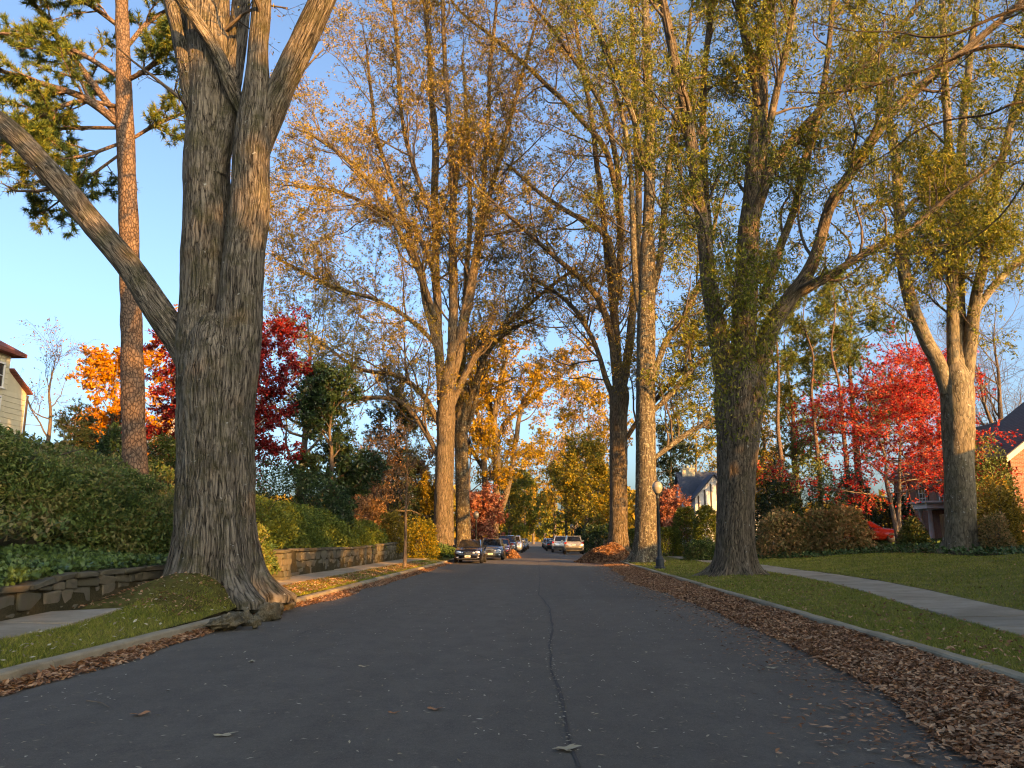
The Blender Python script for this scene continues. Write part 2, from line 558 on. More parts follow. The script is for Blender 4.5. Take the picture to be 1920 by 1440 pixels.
M['slate'] = shingle('slate', (0.065, 0.065, 0.072), (0.12, 0.115, 0.115))
M['blue_slate'] = shingle('blue_slate', (0.06, 0.075, 0.10), (0.11, 0.125, 0.15))
M['red_roof'] = shingle('red_roof', (0.16, 0.05, 0.04), (0.24, 0.085, 0.065))
M['white_paint'] = plain('white_paint', (0.72, 0.70, 0.66), 0.6, var=0.08, vs=3)
M['cream_paint'] = plain('cream_paint', (0.58, 0.52, 0.36), 0.7, var=0.08, vs=2)
M['stucco'] = plain('stucco', (0.62, 0.62, 0.60), 0.9, var=0.12, vs=3)
M['shutter'] = plain('shutter', (0.02, 0.024, 0.022), 0.5, var=0.2)
M['timber'] = plain('timber', (0.06, 0.045, 0.035), 0.8)


def glass(name, col=(0.02, 0.024, 0.03)):
    t = NT(name)
    return t.bsdf(col, 0.06, spec=0.8, coat=0.3)


M['window_glass'] = glass('window_glass')
M['car_glass'] = glass('car_glass', (0.012, 0.014, 0.017))
M['tyre'] = plain('tyre', (0.018, 0.018, 0.019), 0.85)
M['rim'] = plain('rim', (0.45, 0.45, 0.46), 0.3, metal=0.9, var=0.05)
M['chrome'] = plain('chrome', (0.7, 0.7, 0.72), 0.15, metal=1.0, var=0.03)
M['black_trim'] = plain('black_trim', (0.015, 0.015, 0.016), 0.5)
M['lens'] = plain('lens', (0.62, 0.64, 0.66), 0.12, metal=0.6, var=0.1)
M['tail_lens'] = plain('tail_lens', (0.35, 0.012, 0.012), 0.2, coat=0.6)
M['plate'] = plain('plate', (0.62, 0.60, 0.55), 0.5, var=0.05)
M['plate_red'] = plain('plate_red', (0.4, 0.1, 0.05), 0.5, var=0.05)
M['lamp_iron'] = plain('lamp_iron', (0.035, 0.042, 0.045), 0.5, metal=0.3)
M['twig'] = plain('twig', (0.17, 0.13, 0.09), 0.9, var=0.3)


def lampglobe():
    t = NT('globe')
    return t.bsdf((0.30, 0.27, 0.21), 0.25, spec=0.6, coat=0.3)


M['globe'] = lampglobe()


def paint(name, col, metal=0.4):
    t = NT(name)
    n = t.noise(t.pos(), 4, 4)
    return t.bsdf(t.ramp(n, [(0.3, tuple(c * 0.88 for c in col)), (0.7, col)]), 0.2, metal, coat=0.9, spec=0.5)


# ------------------------------------------------------------------ the lie of the land
KL, KR = -5.45, 4.75               # road edges
WALL_X = -7.95                     # face of the stone wall on the left
PATH_L = (-7.9, -6.75)             # left pavement


def wall_h(Y):
    return np.interp(Y, [0, 12.6, 13.6, 22, 25, 36, 45, 60], [0.45, 0.47, 0.60, 0.66, 0.85, 0.8, 0.95, 0.9])


def path_r(Y):                     # left edge of the right pavement
    return np.interp(Y, [-40, 8, 11, 15.4, 20, 24, 30, 60, 400], [6.1, 6.2, 6.5, 7.05, 7.85, 8.4, 8.7, 8.75, 8.75])


def gz(X, Y):
    X = np.asarray(X, float); Y = np.asarray(Y, float)
    k = np.interp(Y, [-60, 33, 58, 90, 150], [1, 1, 0.42, 0.22, 0.1])
    wh = wall_h(Y)
    verge = np.interp(X, [-7.95, -6.75, KL], [0.27, 0.24, 0.13])
    mound = 0.58 * np.exp(-((X + 6.75) / 1.05) ** 2 - ((Y - 16.0) / 2.3) ** 2) * (X > -7.94) * np.clip((KL - X) / 0.55, 0, 1) ** 0.7
    bank = np.interp(-X, [8.2, 9.6, 11.0, 12.4, 14.0, 16.5, 21, 40, 120], [0, 0.06, 0.4, 1.35, 2.35, 3.0, 3.3, 4.0, 4.6])
    left = np.where(X > WALL_X - 0.02, verge + mound, 0.29 + wh * np.interp(Y, [-60, 60, 90], [1, 1, 0.4]) + bank * k)
    right = np.interp(X, [KR, 6.2, 8.5, 11, 14, 18, 24, 34, 80], [0.13, 0.17, 0.22, 0.27, 0.44, 0.70, 1.0, 1.3, 1.8])
    right = right + 0.14 * np.exp(-((X - 6.6) / 1.2) ** 2 - ((Y - 28) / 2.4) ** 2)
    z = np.where(X < KL, left, np.where(X > KR, right, 0.0))
    off = np.clip((np.abs(X) - 9) / 8, 0, 1)
    z = z + off * 0.12 * fbm(np.stack([X * 0.25, Y * 0.25, X * 0], -1), 3)
    return z


def sheet(name, xs, ys, zf, mat, parent=None, kind='structure', warp=None):
    Xg, Yg = np.meshgrid(xs, ys)
    if warp is not None:
        Xg = warp(Xg, Yg)
    Z = zf(Xg, Yg)
    V = np.stack([Xg, Yg, Z], -1).reshape(-1, 3)
    nx, ny = len(xs), len(ys)
    i = np.arange(ny - 1)[:, None] * nx + np.arange(nx - 1)
    Fq = np.stack([i, i + 1, i + nx + 1, i + nx], -1).reshape(-1, 4)
    return mk(name, V, Fq, mat, parent, kind=kind)


ys_fine = np.concatenate([np.arange(-60, 0, 4), np.arange(0, 60, 1.0), np.arange(60, 120, 3), np.arange(120, 300, 15), [300, 400, 600, 900, 1500, 3000]])
xs_g = np.concatenate([[-3000, -1000, -400, -200, -120, -90, -70, -55], np.arange(-45, -8.4, 0.6), [-8.2, -7.99, -7.9, -6.75, -5.7, -5.46, -5.3, 0, 4.6, 4.76, 4.9], np.arange(5.2, 12, 0.6), np.arange(12, 46, 1.2), [55, 70, 90, 120, 200, 400, 1000, 3000]])


def ground_z(X, Y):
    z = gz(X, Y) - 0.05
    return np.where((X > KL - 0.03) & (X < KR + 0.03), -0.12, z)


sheet('ground', xs_g, ys_fine, ground_z, M['soil'])
sheet('road', np.linspace(KL + 0.001, KR - 0.001, 22), ys_fine, lambda X, Y: 0.0 * X + 0.012 * fbm(np.stack([X * 0.3, Y * 0.12, X * 0], -1), 2), M['asphalt'])
ROAD = bpy.data.objects['road']

# tarred joint wandering down the carriageway and the edge of a patch across it
def ribbon(name, pts, wd, mat, parent, z=0.0):
    pts = np.array(pts, float)
    n = 90
    tt = np.linspace(0, 1, n)
    d = np.concatenate([[0], np.cumsum(np.linalg.norm(np.diff(pts, axis=0), axis=1))]); d /= d[-1]
    P = np.stack([np.interp(tt, d, pts[:, 0]), np.interp(tt, d, pts[:, 1])], -1)
    P[:, 0] += 0.028 * fbm(np.stack([P[:, 1] * 1.7, P[:, 0] * 0.3, tt * 0 + len(pts)], -1), 4)
    T = unit(np.gradient(P, axis=0)); N = np.stack([-T[:, 1], T[:, 0]], -1)
    w_ = wd * (0.55 + 0.6 * np.abs(fbm(np.stack([tt * 40, tt * 0, tt * 0 + 3.3], -1), 3)))[:, None]
    V = np.concatenate([P + N * w_, P - N * w_])
    zz = 0.012 * fbm(np.stack([V[:, 0] * 0.3, V[:, 1] * 0.12, V[:, 0] * 0], -1), 2) + 0.006 + z
    V = np.concatenate([V, zz[:, None]], 1)
    i = np.arange(n - 1)
    return mk(name, V, np.stack([i, i + 1, i + n + 1, i + n], -1), mat, parent)


def G(px, py, z=0.0):
    d = ray(px, py)
    return (CAM + d * ((z - CAM[2]) / d[2]))[:2]


ribbon('road_joint', [G(1085, 1440), G(1056, 1350), G(1042, 1280), G(1030, 1230), G(1034, 1175), G(1030, 1140), G(1010, 1115), G(1012, 1085), G(1010, 1050)], 0.016, M['tar'], ROAD)
ribbon('hairline_crack', [G(1036, 1250), G(980, 1236), G(930, 1240), G(870, 1222)], 0.007, M['tar'], ROAD)
ribbon('hairline_crack', [G(1040, 1180), G(1120, 1190), G(1185, 1180)], 0.007, M['tar'], ROAD)
ribbon('hairline_crack', [G(560, 1190), G(640, 1160), G(700, 1150), G(760, 1120)], 0.008, M['tar'], ROAD)
ribbon('patch_edge', [G(1005, 1117), G(1110, 1118), G(1220, 1121)], 0.03, M['tar'], ROAD, 0.004)

# repaved strip on the right of the joint
M['patch_asphalt'] = M['asphalt'].copy(); M['patch_asphalt'].name = 'patch_asphalt'
for nd_ in M['patch_asphalt'].node_tree.nodes:
    if nd_.type == 'VALTORGB':
        for el_ in nd_.color_ramp.elements:
            if el_.color[0] != el_.color[1]: el_.color = [v * 0.86 for v in el_.color[:3]] + [1]
sheet('repaved_patch', np.linspace(0.05, 3.3, 9), np.arange(20.6, 52, 1.0), lambda X, Y: 0.005 + 0.012 * fbm(np.stack([X * 0.3, Y * 0.12, X * 0], -1), 2), M['patch_asphalt'], parent=ROAD, kind=None)

# grass verges and lawn
ysv = np.arange(2, 60.1, 0.35)
sheet('verge_left', np.linspace(-6.74, KL - 0.175, 9), ysv, lambda X, Y: gz(X, Y) + 0.012 * fbm(np.stack([X * 2, Y * 2, X * 0], -1), 3), M['turf'])
sheet('verge_right', np.linspace(0, 1, 9), ysv, lambda X, Y: gz(X, Y) + 0.012 * fbm(np.stack([X * 2, Y * 2, X * 0], -1), 3), M['turf'],
      warp=lambda u, Y: KR + 0.175 + u * (path_r(Y) - 0.01 - KR - 0.175))


def bed_edge(Y):                   # lawn meets the planting bed
    return np.interp(Y, [0, 20, 30, 34, 40, 44, 48], [40, 40, 25, 20, 17.5, 13.4, 10.6])


sheet('lawn', np.linspace(0, 1, 22), np.arange(2, 48, 0.4), lambda X, Y: gz(X, Y) + 0.02 + 0.015 * fbm(np.stack([X * 1.3, Y * 1.3, X * 0], -1), 3), M['turf'],
      warp=lambda u, Y: path_r(Y) + 1.51 + u * np.maximum(bed_edge(Y) - path_r(Y) - 1.51, 0.02))


# kerbs: cast sections with open joints
def kerb(name, side, label):
    root = thing(name, label, None, (0, 0, 0), kind='structure')
    y = -6.0
    while y < 78:
        L = 3.05 if y < 48 else 10
        x0, x1 = (KL - 0.17, KL) if side < 0 else (KR, KR + 0.17)
        if not (side < 0 and 14.9 < y + L / 2 < 17.0):
            dz = rng.normal(0, 0.006); dx = rng.normal(0, 0.008); tw = rng.normal(0, 0.008)
            top = 0.145 + dz + (0.0 if side < 0 else 0.0)
            c = 0.022
            fx = x1 if side < 0 else x0                 # face towards the road
            bx = x0 if side < 0 else x1
            sg = -1 if side < 0 else 1
            prof = [(fx, -0.1), (fx + sg * 0.012, top - c), (fx + sg * (0.012 + c), top), (bx, top + 0.004), (bx, -0.1)]
            n = 13
            yy = np.linspace(y + 0.006, y + L - 0.006, n)
            V = []
            for q, yv in enumerate(yy):
                for (a, b) in prof:
                    k = vnoise(np.array([[a * 9, yv * 5, b * 9]]))[0]
                    V.append((a + dx + tw * (yv - y) / L + (0.006 * k if b > 0 else 0), yv, b + (0.006 * k if b > 0 else 0)))
            m = len(prof)
            Q = [(i * m + j, i * m + (j + 1) % m, (i + 1) * m + (j + 1) % m, (i + 1) * m + j) for i in range(n - 1) for j in range(m)]
            T = [(0, j, j + 1) for j in range(1, m - 1)] + [((n - 1) * m, (n - 1) * m + j + 1, (n - 1) * m + j) for j in range(1, m - 1)]
            mk('kerb_section', V, [np.array(Q), np.array(T)], M['kerb'], root, smooth=False)
        y += L
    return root


kerb('kerb_left', -1, 'concrete kerb in front of the stone wall, pushed up by roots')
kerb('kerb_right', 1, 'concrete kerb along the thick band of brown leaves')


# pavements: slabs with recessed joints, each a little uneven
def pavement(name, xl, wd, y0, y1, step, label):
    root = thing(name, label, None, (0, 0, 0), kind='structure')
    y = y0
    while y < y1:
        a, b = y + 0.016, y + step - 0.016
        if name == 'sidewalk_left' and 12.6 < y + step / 2 < 20:
            y += step
            continue
        dz = rng.normal(0, 0.006, 4)
        V = []
        cs = [(0, a), (1, a), (1, b), (0, b)]
        for q, (u, yy) in enumerate(cs):
            X = xl(yy) + u * wd
            V.append((X, yy, float(gz(X, yy)) + 0.012 + dz[q]))
        cx = np.mean(V, 0)
        top = [tuple(cx + (np.array(v) - cx) * np.array([0.985, 0.985, 1]) + np.array([0, 0, 0.008])) for v in V]
        bot = [(v[0], v[1], v[2] - 0.1) for v in V]
        VV = top + V + bot
        Q = [(0, 1, 2, 3)] + [(4 + i, 4 + (i + 1) % 4, (i + 1) % 4, i) for i in range(4)] + [(8 + i, 8 + (i + 1) % 4, 4 + (i + 1) % 4, 4 + i) for i in range(4)]
        mk('paving_slab', VV, np.array(Q), M['slab'], root, smooth=False)
        y += step
    return root


pavement('sidewalk_right', lambda Y: float(path_r(Y)), 1.5, 2, 62, 1.5, 'pale concrete path between the verge and the lawn')
pavement('sidewalk_left', lambda Y: -7.9, 1.15, 2, 50, 1.4, 'narrow concrete path at the foot of the stone wall')

# ------------------------------------------------------------------ stone wall
STONES = []
for q in range(7):
    g = np.linspace(-1, 1, 4)
    V, Fq = [], []
    idx = {}
    def vid(p):
        kx = tuple(np.round(p, 3))
        if kx not in idx:
            idx[kx] = len(V)
            v = np.array(p, float)
            r = np.linalg.norm(v / np.array([1.35, 1.35, 1.35]))
            v = v * (1 - 0.18 * max(0, r - 0.8)) + 0.24 * np.array([vnoise(np.array([[v[0] * 1.3 + q * 7.1, v[1] * 1.3 + j * 3.7, v[2] * 1.3]]))[0] for j in range(3)])
            V.append(v * 0.5)
        return idx[kx]
    gg = [-1, -0.72, 0.72, 1]
    for ax in range(3):
        for sg in (-1, 1):
            for i in range(3):
                for j in range(3):
                    cs = []
                    for (a, b) in ((i, j), (i + 1, j), (i + 1, j + 1), (i, j + 1)):
                        p = [0, 0, 0]
                        p[ax] = sg; p[(ax + 1) % 3] = gg[a]; p[(ax + 2) % 3] = gg[b]
                        cs.append(vid(p))
                    Fq.append(cs if sg > 0 else cs[::-1])
    o = mk('stone_pattern', V, np.array(Fq), M['wall_stone'], smooth=True)
    STONES.append(o.data)
    bpy.data.objects.remove(o)


def stone_wall(label, y0, y1, hf, seed, coping=True, x=WALL_X, x_end=None):
    r = random.Random(seed)
    xe = x if x_end is None else x_end
    root = thing('stone_wall', label, 'wall', (x, (y0 + y1) / 2, 0.25), 'stone walls beside the left pavement')
    fx = lambda Y: x + (xe - x) * (Y - y0) / (y1 - y0)
    n = max(3, int((y1 - y0) / 0.5))
    yy = np.linspace(y0 + 0.03, y1 - 0.03, n)
    V = []
    for Y in yy:
        h = hf(Y)
        for (a, b) in ((-0.025, 0.1), (-0.025, 0.28 + h - 0.05), (-0.3, 0.28 + h - 0.05), (-0.3, 0.1)):
            V.append((fx(Y) + a, Y, b))
    Q = [(i * 4 + j, i * 4 + (j + 1) % 4, i * 4 + 4 + (j + 1) % 4, i * 4 + 4 + j) for i in range(n - 1) for j in range(4)] + [(0, 1, 2, 3), (n * 4 - 1, n * 4 - 2, n * 4 - 3, n * 4 - 4)]
    mk('mortar_core', V, np.array(Q), M['mortar'], root, smooth=False)
    z = 0.20
    row = 0
    while z < 1.6:
        rh = r.uniform(0.17, 0.30)
        y = y0 + r.uniform(-0.2, 0)
        any_ = False
        while y < y1:
            L = r.choice([r.uniform(0.2, 0.4), r.uniform(0.4, 0.8)])
            a, b = max(y, y0), min(y + L, y1)
            yc = (a + b) / 2
            top = 0.28 + hf(yc) - (0.07 if coping else 0.0)
            zh = min(rh, top - z)
            if b - a > 0.1 and zh > 0.06:
                any_ = True
                inst('stone', STONES[r.randrange(7)], root, (fx(yc) - 0.10 + r.uniform(-0.02, 0.025), yc, z + zh / 2), (r.uniform(-.13, .13), r.uniform(-.08, .08), r.choice([0, math.pi]) + r.uniform(-.09, .09)),
                     (0.24, (b - a) * r.uniform(0.9, 1.06), zh * r.uniform(0.84, 1.1)))
            y += L
        z += rh
        if not any_: break
    if coping:
        y = y0
        while y < y1 - 0.15:
            L = min(r.uniform(0.5, 0.9), y1 - y)
            yc = y + L / 2
            inst('coping', STONES[r.randrange(7)], root, (fx(yc) - 0.13, yc, 0.28 + hf(yc) - 0.02), (math.atan2(hf(yc + .1) - hf(yc - .1), 0.2), 0, 0), (0.40, L * 0.985, 0.10))
            y += L
    return root


stone_wall('low dark stone wall with ivy on top, beside the huge mossy oak', 7.0, 23.6, lambda Y: float(wall_h(Y)), 1)
stone_wall('dry grey stone wall in shade between the pier and the thin sapling', 26.6, 40.0, lambda Y: float(wall_h(Y)), 2)
stone_wall('golden sunlit stretch of stone wall just before the black sedan', 40.05, 50.0, lambda Y: float(wall_h(Y)), 3)

# rough pier and steps at the gap in the wall
p = thing('stone_pier', 'rough square stone pier at the gap behind the huge oak', 'pier', (-7.75, 24.1, 0.25))
MB().box(-8.12, -7.5, 23.72, 24.42, 0.1, 1.08).build('pier_core', M['mortar'], p)
for k in range(5):
    for j in range(2):
        z0 = 0.2 + k * 0.17
        inst('stone', STONES[(k + 3 * j) % 7], p, (-7.49, 23.88 + 0.36 * j + (0.05 if k % 2 else -0.03), z0 + 0.085), (0, 0, 0.05 * (k % 3 - 1)), (0.1, 0.36, 0.17))
        inst('stone', STONES[(k + 5 * j + 1) % 7], p, (-7.96 + 0.31 * j, 23.71, z0 + 0.085), (0, 0, 1.57), (0.1, 0.32, 0.17))
inst('cap', STONES[2], p, (-7.8, 24.07, 1.10), (0, 0, 0), (0.74, 0.82, 0.11))
st = thing('stone_steps', 'short flight of stone steps through the gap in the wall', 'steps', (-8.3, 25.5, 0.25))
for k in range(5):
    inst('step', STONES[k], st, (-8.05 - k * 0.34, 25.55, 0.30 + k * 0.16), (0, 0, 0), (0.46, 2.0, 0.20))
# ------------------------------------------------------------------ tree growing
def tubes(P, Rr, sides, lump=0.0, cap=False, furrow=0.0, flare=None, seed=0.0):
    """P (N,K,3), Rr (N,K) -> verts, quads, bark coordinates"""
    N, K, _ = P.shape
    T = unit(np.gradient(P, axis=1))
    m = unit(T.mean(1))
    ref = np.where(np.abs(m[:, 2:3]) < 0.8, np.array([[0, 0, 1.0]]), np.array([[0.0, 1.0, 0]]))
    U = unit(np.cross(T, ref[:, None, :]))
    W = np.cross(T, U)
    th = np.arange(sides) * 2 * math.pi / sides
    c, s = np.cos(th), np.sin(th)
    seg = np.linalg.norm(np.diff(P, axis=1), axis=2)
    arc = np.concatenate([np.zeros((N, 1)), np.cumsum(seg, 1)], 1)
    R0 = Rr.max(1, keepdims=True) * 0.6 + Rr * 0.4
    bk = np.stack([R0[:, :, None] * c, R0[:, :, None] * s, np.repeat(arc[:, :, None], sides, 2)], -1)
    bk = bk + (np.arange(N) * 3.17 + seed)[:, None, None, None]
    rad = np.repeat(Rr[:, :, None], sides, 2)
    if flare is not None:
        rad = rad * flare(th[None, None, :], arc[:, :, None])
    if lump:
        rad = rad * (1 + lump * fbm(np.stack([bk[..., 0] * 1.6, bk[..., 1] * 1.6, bk[..., 2] * 0.7], -1), 3))
    if furrow:
        n1 = vnoise(np.stack([bk[..., 0] * 21, bk[..., 1] * 21, bk[..., 2] * 3.2], -1))
        n2 = vnoise(np.stack([bk[..., 0] * 40, bk[..., 1] * 40, bk[..., 2] * 7], -1) + 9.1)
        rad = rad + furrow * ((1 - np.abs(n1)) ** 2 - 0.4 + 0.5 * n2)
    V = P[:, :, None, :] + rad[..., None] * (c[None, None, :, None] * U[:, :, None, :] + s[None, None, :, None] * W[:, :, None, :])
    i = np.arange(N)[:, None, None] * (K * sides) + np.arange(K - 1)[None, :, None] * sides + np.arange(sides)[None, None, :]
    j = np.arange(N)[:, None, None] * (K * sides) + np.arange(K - 1)[None, :, None] * sides + (np.arange(sides)[None, None, :] + 1) % sides
    Q = np.stack([i, j, j + sides, i + sides], -1).reshape(-1, 4)
    return V.reshape(-1, 3), Q, bk.reshape(-1, 3)


def spline(pts, K):
    """Catmull-Rom through rows of pts, resampled evenly to K rows"""
    pts = np.asarray(pts, float)
    q = np.concatenate([[2 * pts[0] - pts[1]], pts, [2 * pts[-1] - pts[-2]]])
    out = []
    for i in range(len(pts) - 1):
        p0, p1, p2, p3 = q[i:i + 4]
        t = np.linspace(0, 1, 12, endpoint=False)[:, None]
        out.append(0.5 * (2 * p1 + (p2 - p0) * t + (2 * p0 - 5 * p1 + 4 * p2 - p3) * t ** 2 + (3 * p1 - p0 - 3 * p2 + p3) * t ** 3))
    out = np.concatenate(out + [pts[-1:]])
    d = np.concatenate([[0], np.cumsum(np.linalg.norm(np.diff(out[:, :3], axis=0), axis=1))])
    s = np.linspace(0, d[-1], K)
    return np.stack([np.interp(s, d, out[:, k]) for k in range(out.shape[1])], -1)


def grow(P, Rr, n, length, ang=(35, 65), t0=0.25, t1=1.0, up=0.15, wander=0.22, K=6, rr=0.55, rmax=1.0, taper=0.25, shape=0.5, flat=None, tw=1.0, lenf=None):
    """children of the branches P: (N*n, K, 3)"""
    N, KP, _ = P.shape
    T = unit(np.gradient(P, axis=1))
    t = t0 + (t1 - t0) * ((np.arange(n)[None, :] + rng.random((N, n))) / n) ** tw
    f = t * (KP - 1)
    i = np.minimum(f.astype(int), KP - 2)
    u = (f - i)[..., None]
    ar = np.arange(N)[:, None]
    p0 = P[ar, i] * (1 - u) + P[ar, i + 1] * u
    tg = unit(T[ar, i] * (1 - u) + T[ar, i + 1] * u)
    rp = Rr[ar, i] * (1 - u[..., 0]) + Rr[ar, i + 1] * u[..., 0]
    side = rng.normal(size=(N, n, 3))
    if flat is not None:
        side[..., 2] *= flat
    side = unit(side - (side * tg).sum(-1, keepdims=True) * tg)
    a = np.radians(rng.uniform(ang[0], ang[1], (N, n)))[..., None]
    d = tg * np.cos(a) + side * np.sin(a)
    L = length * rng.uniform(0.6, 1.3, (N, n)) * (1 - shape * t)
    if lenf is not None:
        L = L * lenf(t)
    n_ = N * n
    d = d.reshape(n_, 3); p = p0.reshape(n_, 3); L = L.reshape(n_)
    r0 = np.minimum(rp.reshape(n_) * rr, rmax)
    out = np.empty((n_, K, 3)); out[:, 0] = p
    for k in range(1, K):
        d = unit(d + wander * rng.normal(size=d.shape) + np.array([0, 0, up]))
        p = p + d * (L / (K - 1))[:, None]
        out[:, k] = p
    rad = r0[:, None] * np.linspace(1, taper, K)[None, :]
    return out, rad


def in_view(V, m=120):
    x, y, ok = proj(V)
    return ok & (x > -m) & (x < 1920 + m) & (y > -m) & (y < 1440 + m)


def leaf_quads(p, L, wd, droop=0.5, spread=1.0, d0=None, flat=0.0, keep_out=0.35, fold=0.0, tri=False):
    if keep_out < 1:
        v = in_view(p)
        k = v | (rng.random(len(p)) < keep_out)
        p = p[k]
        if d0 is not None: d0 = d0[k]
        sc = np.where(v[k], 1.0, 1.0 / math.sqrt(keep_out))
    else:
        sc = np.ones(len(p))
    n = len(p)
    d = rng.normal(size=(n, 3)) * spread + np.array([0, 0, -droop])
    if d0 is not None: d = d + d0
    d = unit(d)
    ref = rng.normal(size=(n, 3))
    if flat:
        ref = ref * (1 - flat) + np.array([0, 0, 1.0]) * flat * 2
        s = unit(np.cross(d, ref))
    else:
        s = unit(np.cross(d, ref))
    l = (L * rng.uniform(0.7, 1.3, n) * sc)[:, None]
    ww = (wd * rng.uniform(0.7, 1.3, n) * sc)[:, None]
    if tri:
        V = np.stack([p, p + d * l + s * ww / 2, p + d * l * 0.8 - s * ww / 2], 1).reshape(-1, 3)
        return V, np.arange(3 * n).reshape(-1, 3)
    nn = np.cross(d, s)
    mid = p + d * l * 0.45 + nn * l * fold
    V = np.stack([p, mid + s * ww / 2, p + d * l, mid - s * ww / 2], 1).reshape(-1, 3)
    i = np.arange(n)[:, None] * 4
    return V, np.concatenate([i, i + 1, i + 2, i + 3], 1)


def leaves_on(P, per, L, wd, t0=0.2, jitter=0.05, **kw):
    N, K, _ = P.shape
    t = t0 + (1 - t0) * rng.random((N, per))
    f = t * (K - 1)
    i = np.minimum(f.astype(int), K - 2); u = (f - i)[..., None]
    ar = np.arange(N)[:, None]
    p = (P[ar, i] * (1 - u) + P[ar, i + 1] * u).reshape(-1, 3)
    p = p + rng.normal(0, jitter, p.shape)
    return leaf_quads(p, L, wd, **kw)


def needles_on(P, tufts, per, L, wd, t0=0.45):
    N, K, _ = P.shape
    t = t0 + (1 - t0) * rng.random((N, tufts))
    f = t * (K - 1)
    i = np.minimum(f.astype(int), K - 2); u = (f - i)[..., None]
    ar = np.arange(N)[:, None]
    c = (P[ar, i] * (1 - u) + P[ar, i + 1] * u).reshape(-1, 3)
    tg = np.repeat(unit(P[:, -1] - P[:, 0])[:, None, :], tufts, 1).reshape(-1, 3)
    c = np.repeat(c, per, 0); tg = np.repeat(tg, per, 0)
    n = len(c)
    d = unit(tg * 0.7 + rng.normal(size=(n, 3)) * 0.75 + np.array([0, 0, 0.15]))
    s = unit(np.cross(d, rng.normal(size=(n, 3)))) * wd / 2
    l = (L * rng.uniform(0.7, 1.2, n))[:, None]
    V = np.stack([c - s, c + s, c + d * l], 1).reshape(-1, 3)
    return V, np.arange(3 * n).reshape(-1, 3)


def join(parts):
    V, Fa, B, n = [], [], [], 0
    for (v, f, *b) in parts:
        V.append(v); Fa.append(f + n); n += len(v)
        if b: B.append(b[0])
    return np.concatenate(V), np.concatenate(Fa), (np.concatenate(B) if B else None)


def limb_from_px(pts, Y, drift=0.0, ext=0.0, dy0=0.0):
    """photo-pixel polyline (px, py, radius px) -> world polyline with radii, drifting in depth by `drift` m"""
    n = len(pts)
    out = []
    lastr = None
    for k, p in enumerate(pts):
        yy = Y + dy0 + drift * (k / (n - 1)) ** 1.3
        w_ = at(p[0], p[1], yy)
        lastr = p[2] if len(p) > 2 else lastr * 0.82
        dep = -((w_ - CAM) @ ROT)[2]
        out.append([*w_, lastr * dep / F_PX / math.sqrt(1 + ((p[0] - 960) / F_PX) ** 2)])
    out = np.array(out)
    if ext > 0:
        d = unit(out[-1, :3] - out[-2, :3])
        r = out[-1, 3]
        p = out[-1, :3]
        for q in range(4):
            d = unit(d + rng.normal(0, 0.12, 3) + np.array([0, 0, 0.06]))
            p = p + d * ext / 4
            r = r * 0.68
            out = np.vstack([out, [*p, r]])
    return out


def big_tree(name, label, Y, trunk, limbs, bark, leafm, levels, leaf, group=None, trunk_sides=24, flare=None, furrow=0.0, lump=0.05, ext=6, extra=None, base_leaf=None, twigm=None, KT=None, dys=None, lk=0.9):
    tr = limb_from_px(trunk, Y)
    tr[-1, 3] *= 0.15
    base = tr[0, :3].copy()
    root = thing(name, label, 'tree', base, group)
    trd = tr.copy(); trd[0, 2] -= 0.25
    K = KT or max(20, int(np.linalg.norm(trd[-1, :3] - trd[0, :3]) / 0.18))
    s = spline(trd, K)
    v, q, b = tubes(s[None, :, :3], s[None, :, 3], trunk_sides, lump, furrow=furrow, flare=flare, seed=len(label))
    mk('trunk', v, q, bark, root, attrs={'bk': b})
    LP, LR = [], []
    for k, lm in enumerate(limbs):
        drift = rng.uniform(-1, 1) * 3.0 if dys is None else dys[k]
        w_ = limb_from_px(lm, Y, drift, ext if lm[-1][1] < 140 else ext * 0.35)
        w_[:, 3] *= lk
        w_[0, 3] *= 0.8
        big = w_[0, 3] > 0.12
        Ks = max(18, int(np.linalg.norm(w_[-1, :3] - w_[0, :3]) / (0.3 if big else 0.5)))
        s = spline(w_, Ks)
        wob = fbm(np.stack([np.linspace(0, Ks * 0.12, Ks), np.full(Ks, k * 3.3), np.full(Ks, len(label) * 1.0)], -1)[:, None, :] + np.arange(3)[None, :, None] * 11.7, 2)
        s[:, :3] += wob * np.minimum(s[:, 3:4] * 0.35, 0.08)
        v, q, b = tubes(s[None, :, :3], s[None, :, 3], (90 if furrow > 0.02 else 18) if big else 10, lump, furrow=furrow * 0.6 if big else 0, seed=k * 5.3)
        mk('limb', v, q, bark, root, attrs={'bk': b})
        r = spline(w_, 32)
        LP.append(r[:, :3]); LR.append(r[:, 3])
    if extra:
        for e in extra: LP.append(e[:, :3]); LR.append(e[:, 3])
    P, Rr = np.array(LP), np.array(LR)
    tw = []
    last = None
    for k, lv in enumerate(levels):
        P, Rr = grow(P, Rr, **lv)
        sides = [6, 3, 3, 3][k]
        tw.append(tubes(P, np.maximum(Rr, 0.004), sides, seed=k * 9.1))
        last = (P, Rr)
    v, q, b = join(tw)
    mk('branches', v, q, twigm or M['thin_bark'], root, attrs={'bk': b}, kind='stuff')
    if leaf:
        per, L, wd, kw = leaf
        v, q = leaves_on(last[0], per, L, wd, **kw)
        mk('crown', v, q, leafm, root, smooth=False, kind='stuff')
    if base_leaf is not None:
        v, q = leaf_quads(base_leaf, leaf[1], leaf[2], droop=1.0, keep_out=1.0)
        mk('shoot_foliage', v, q, leafm, root, smooth=False, kind='stuff')
    return root


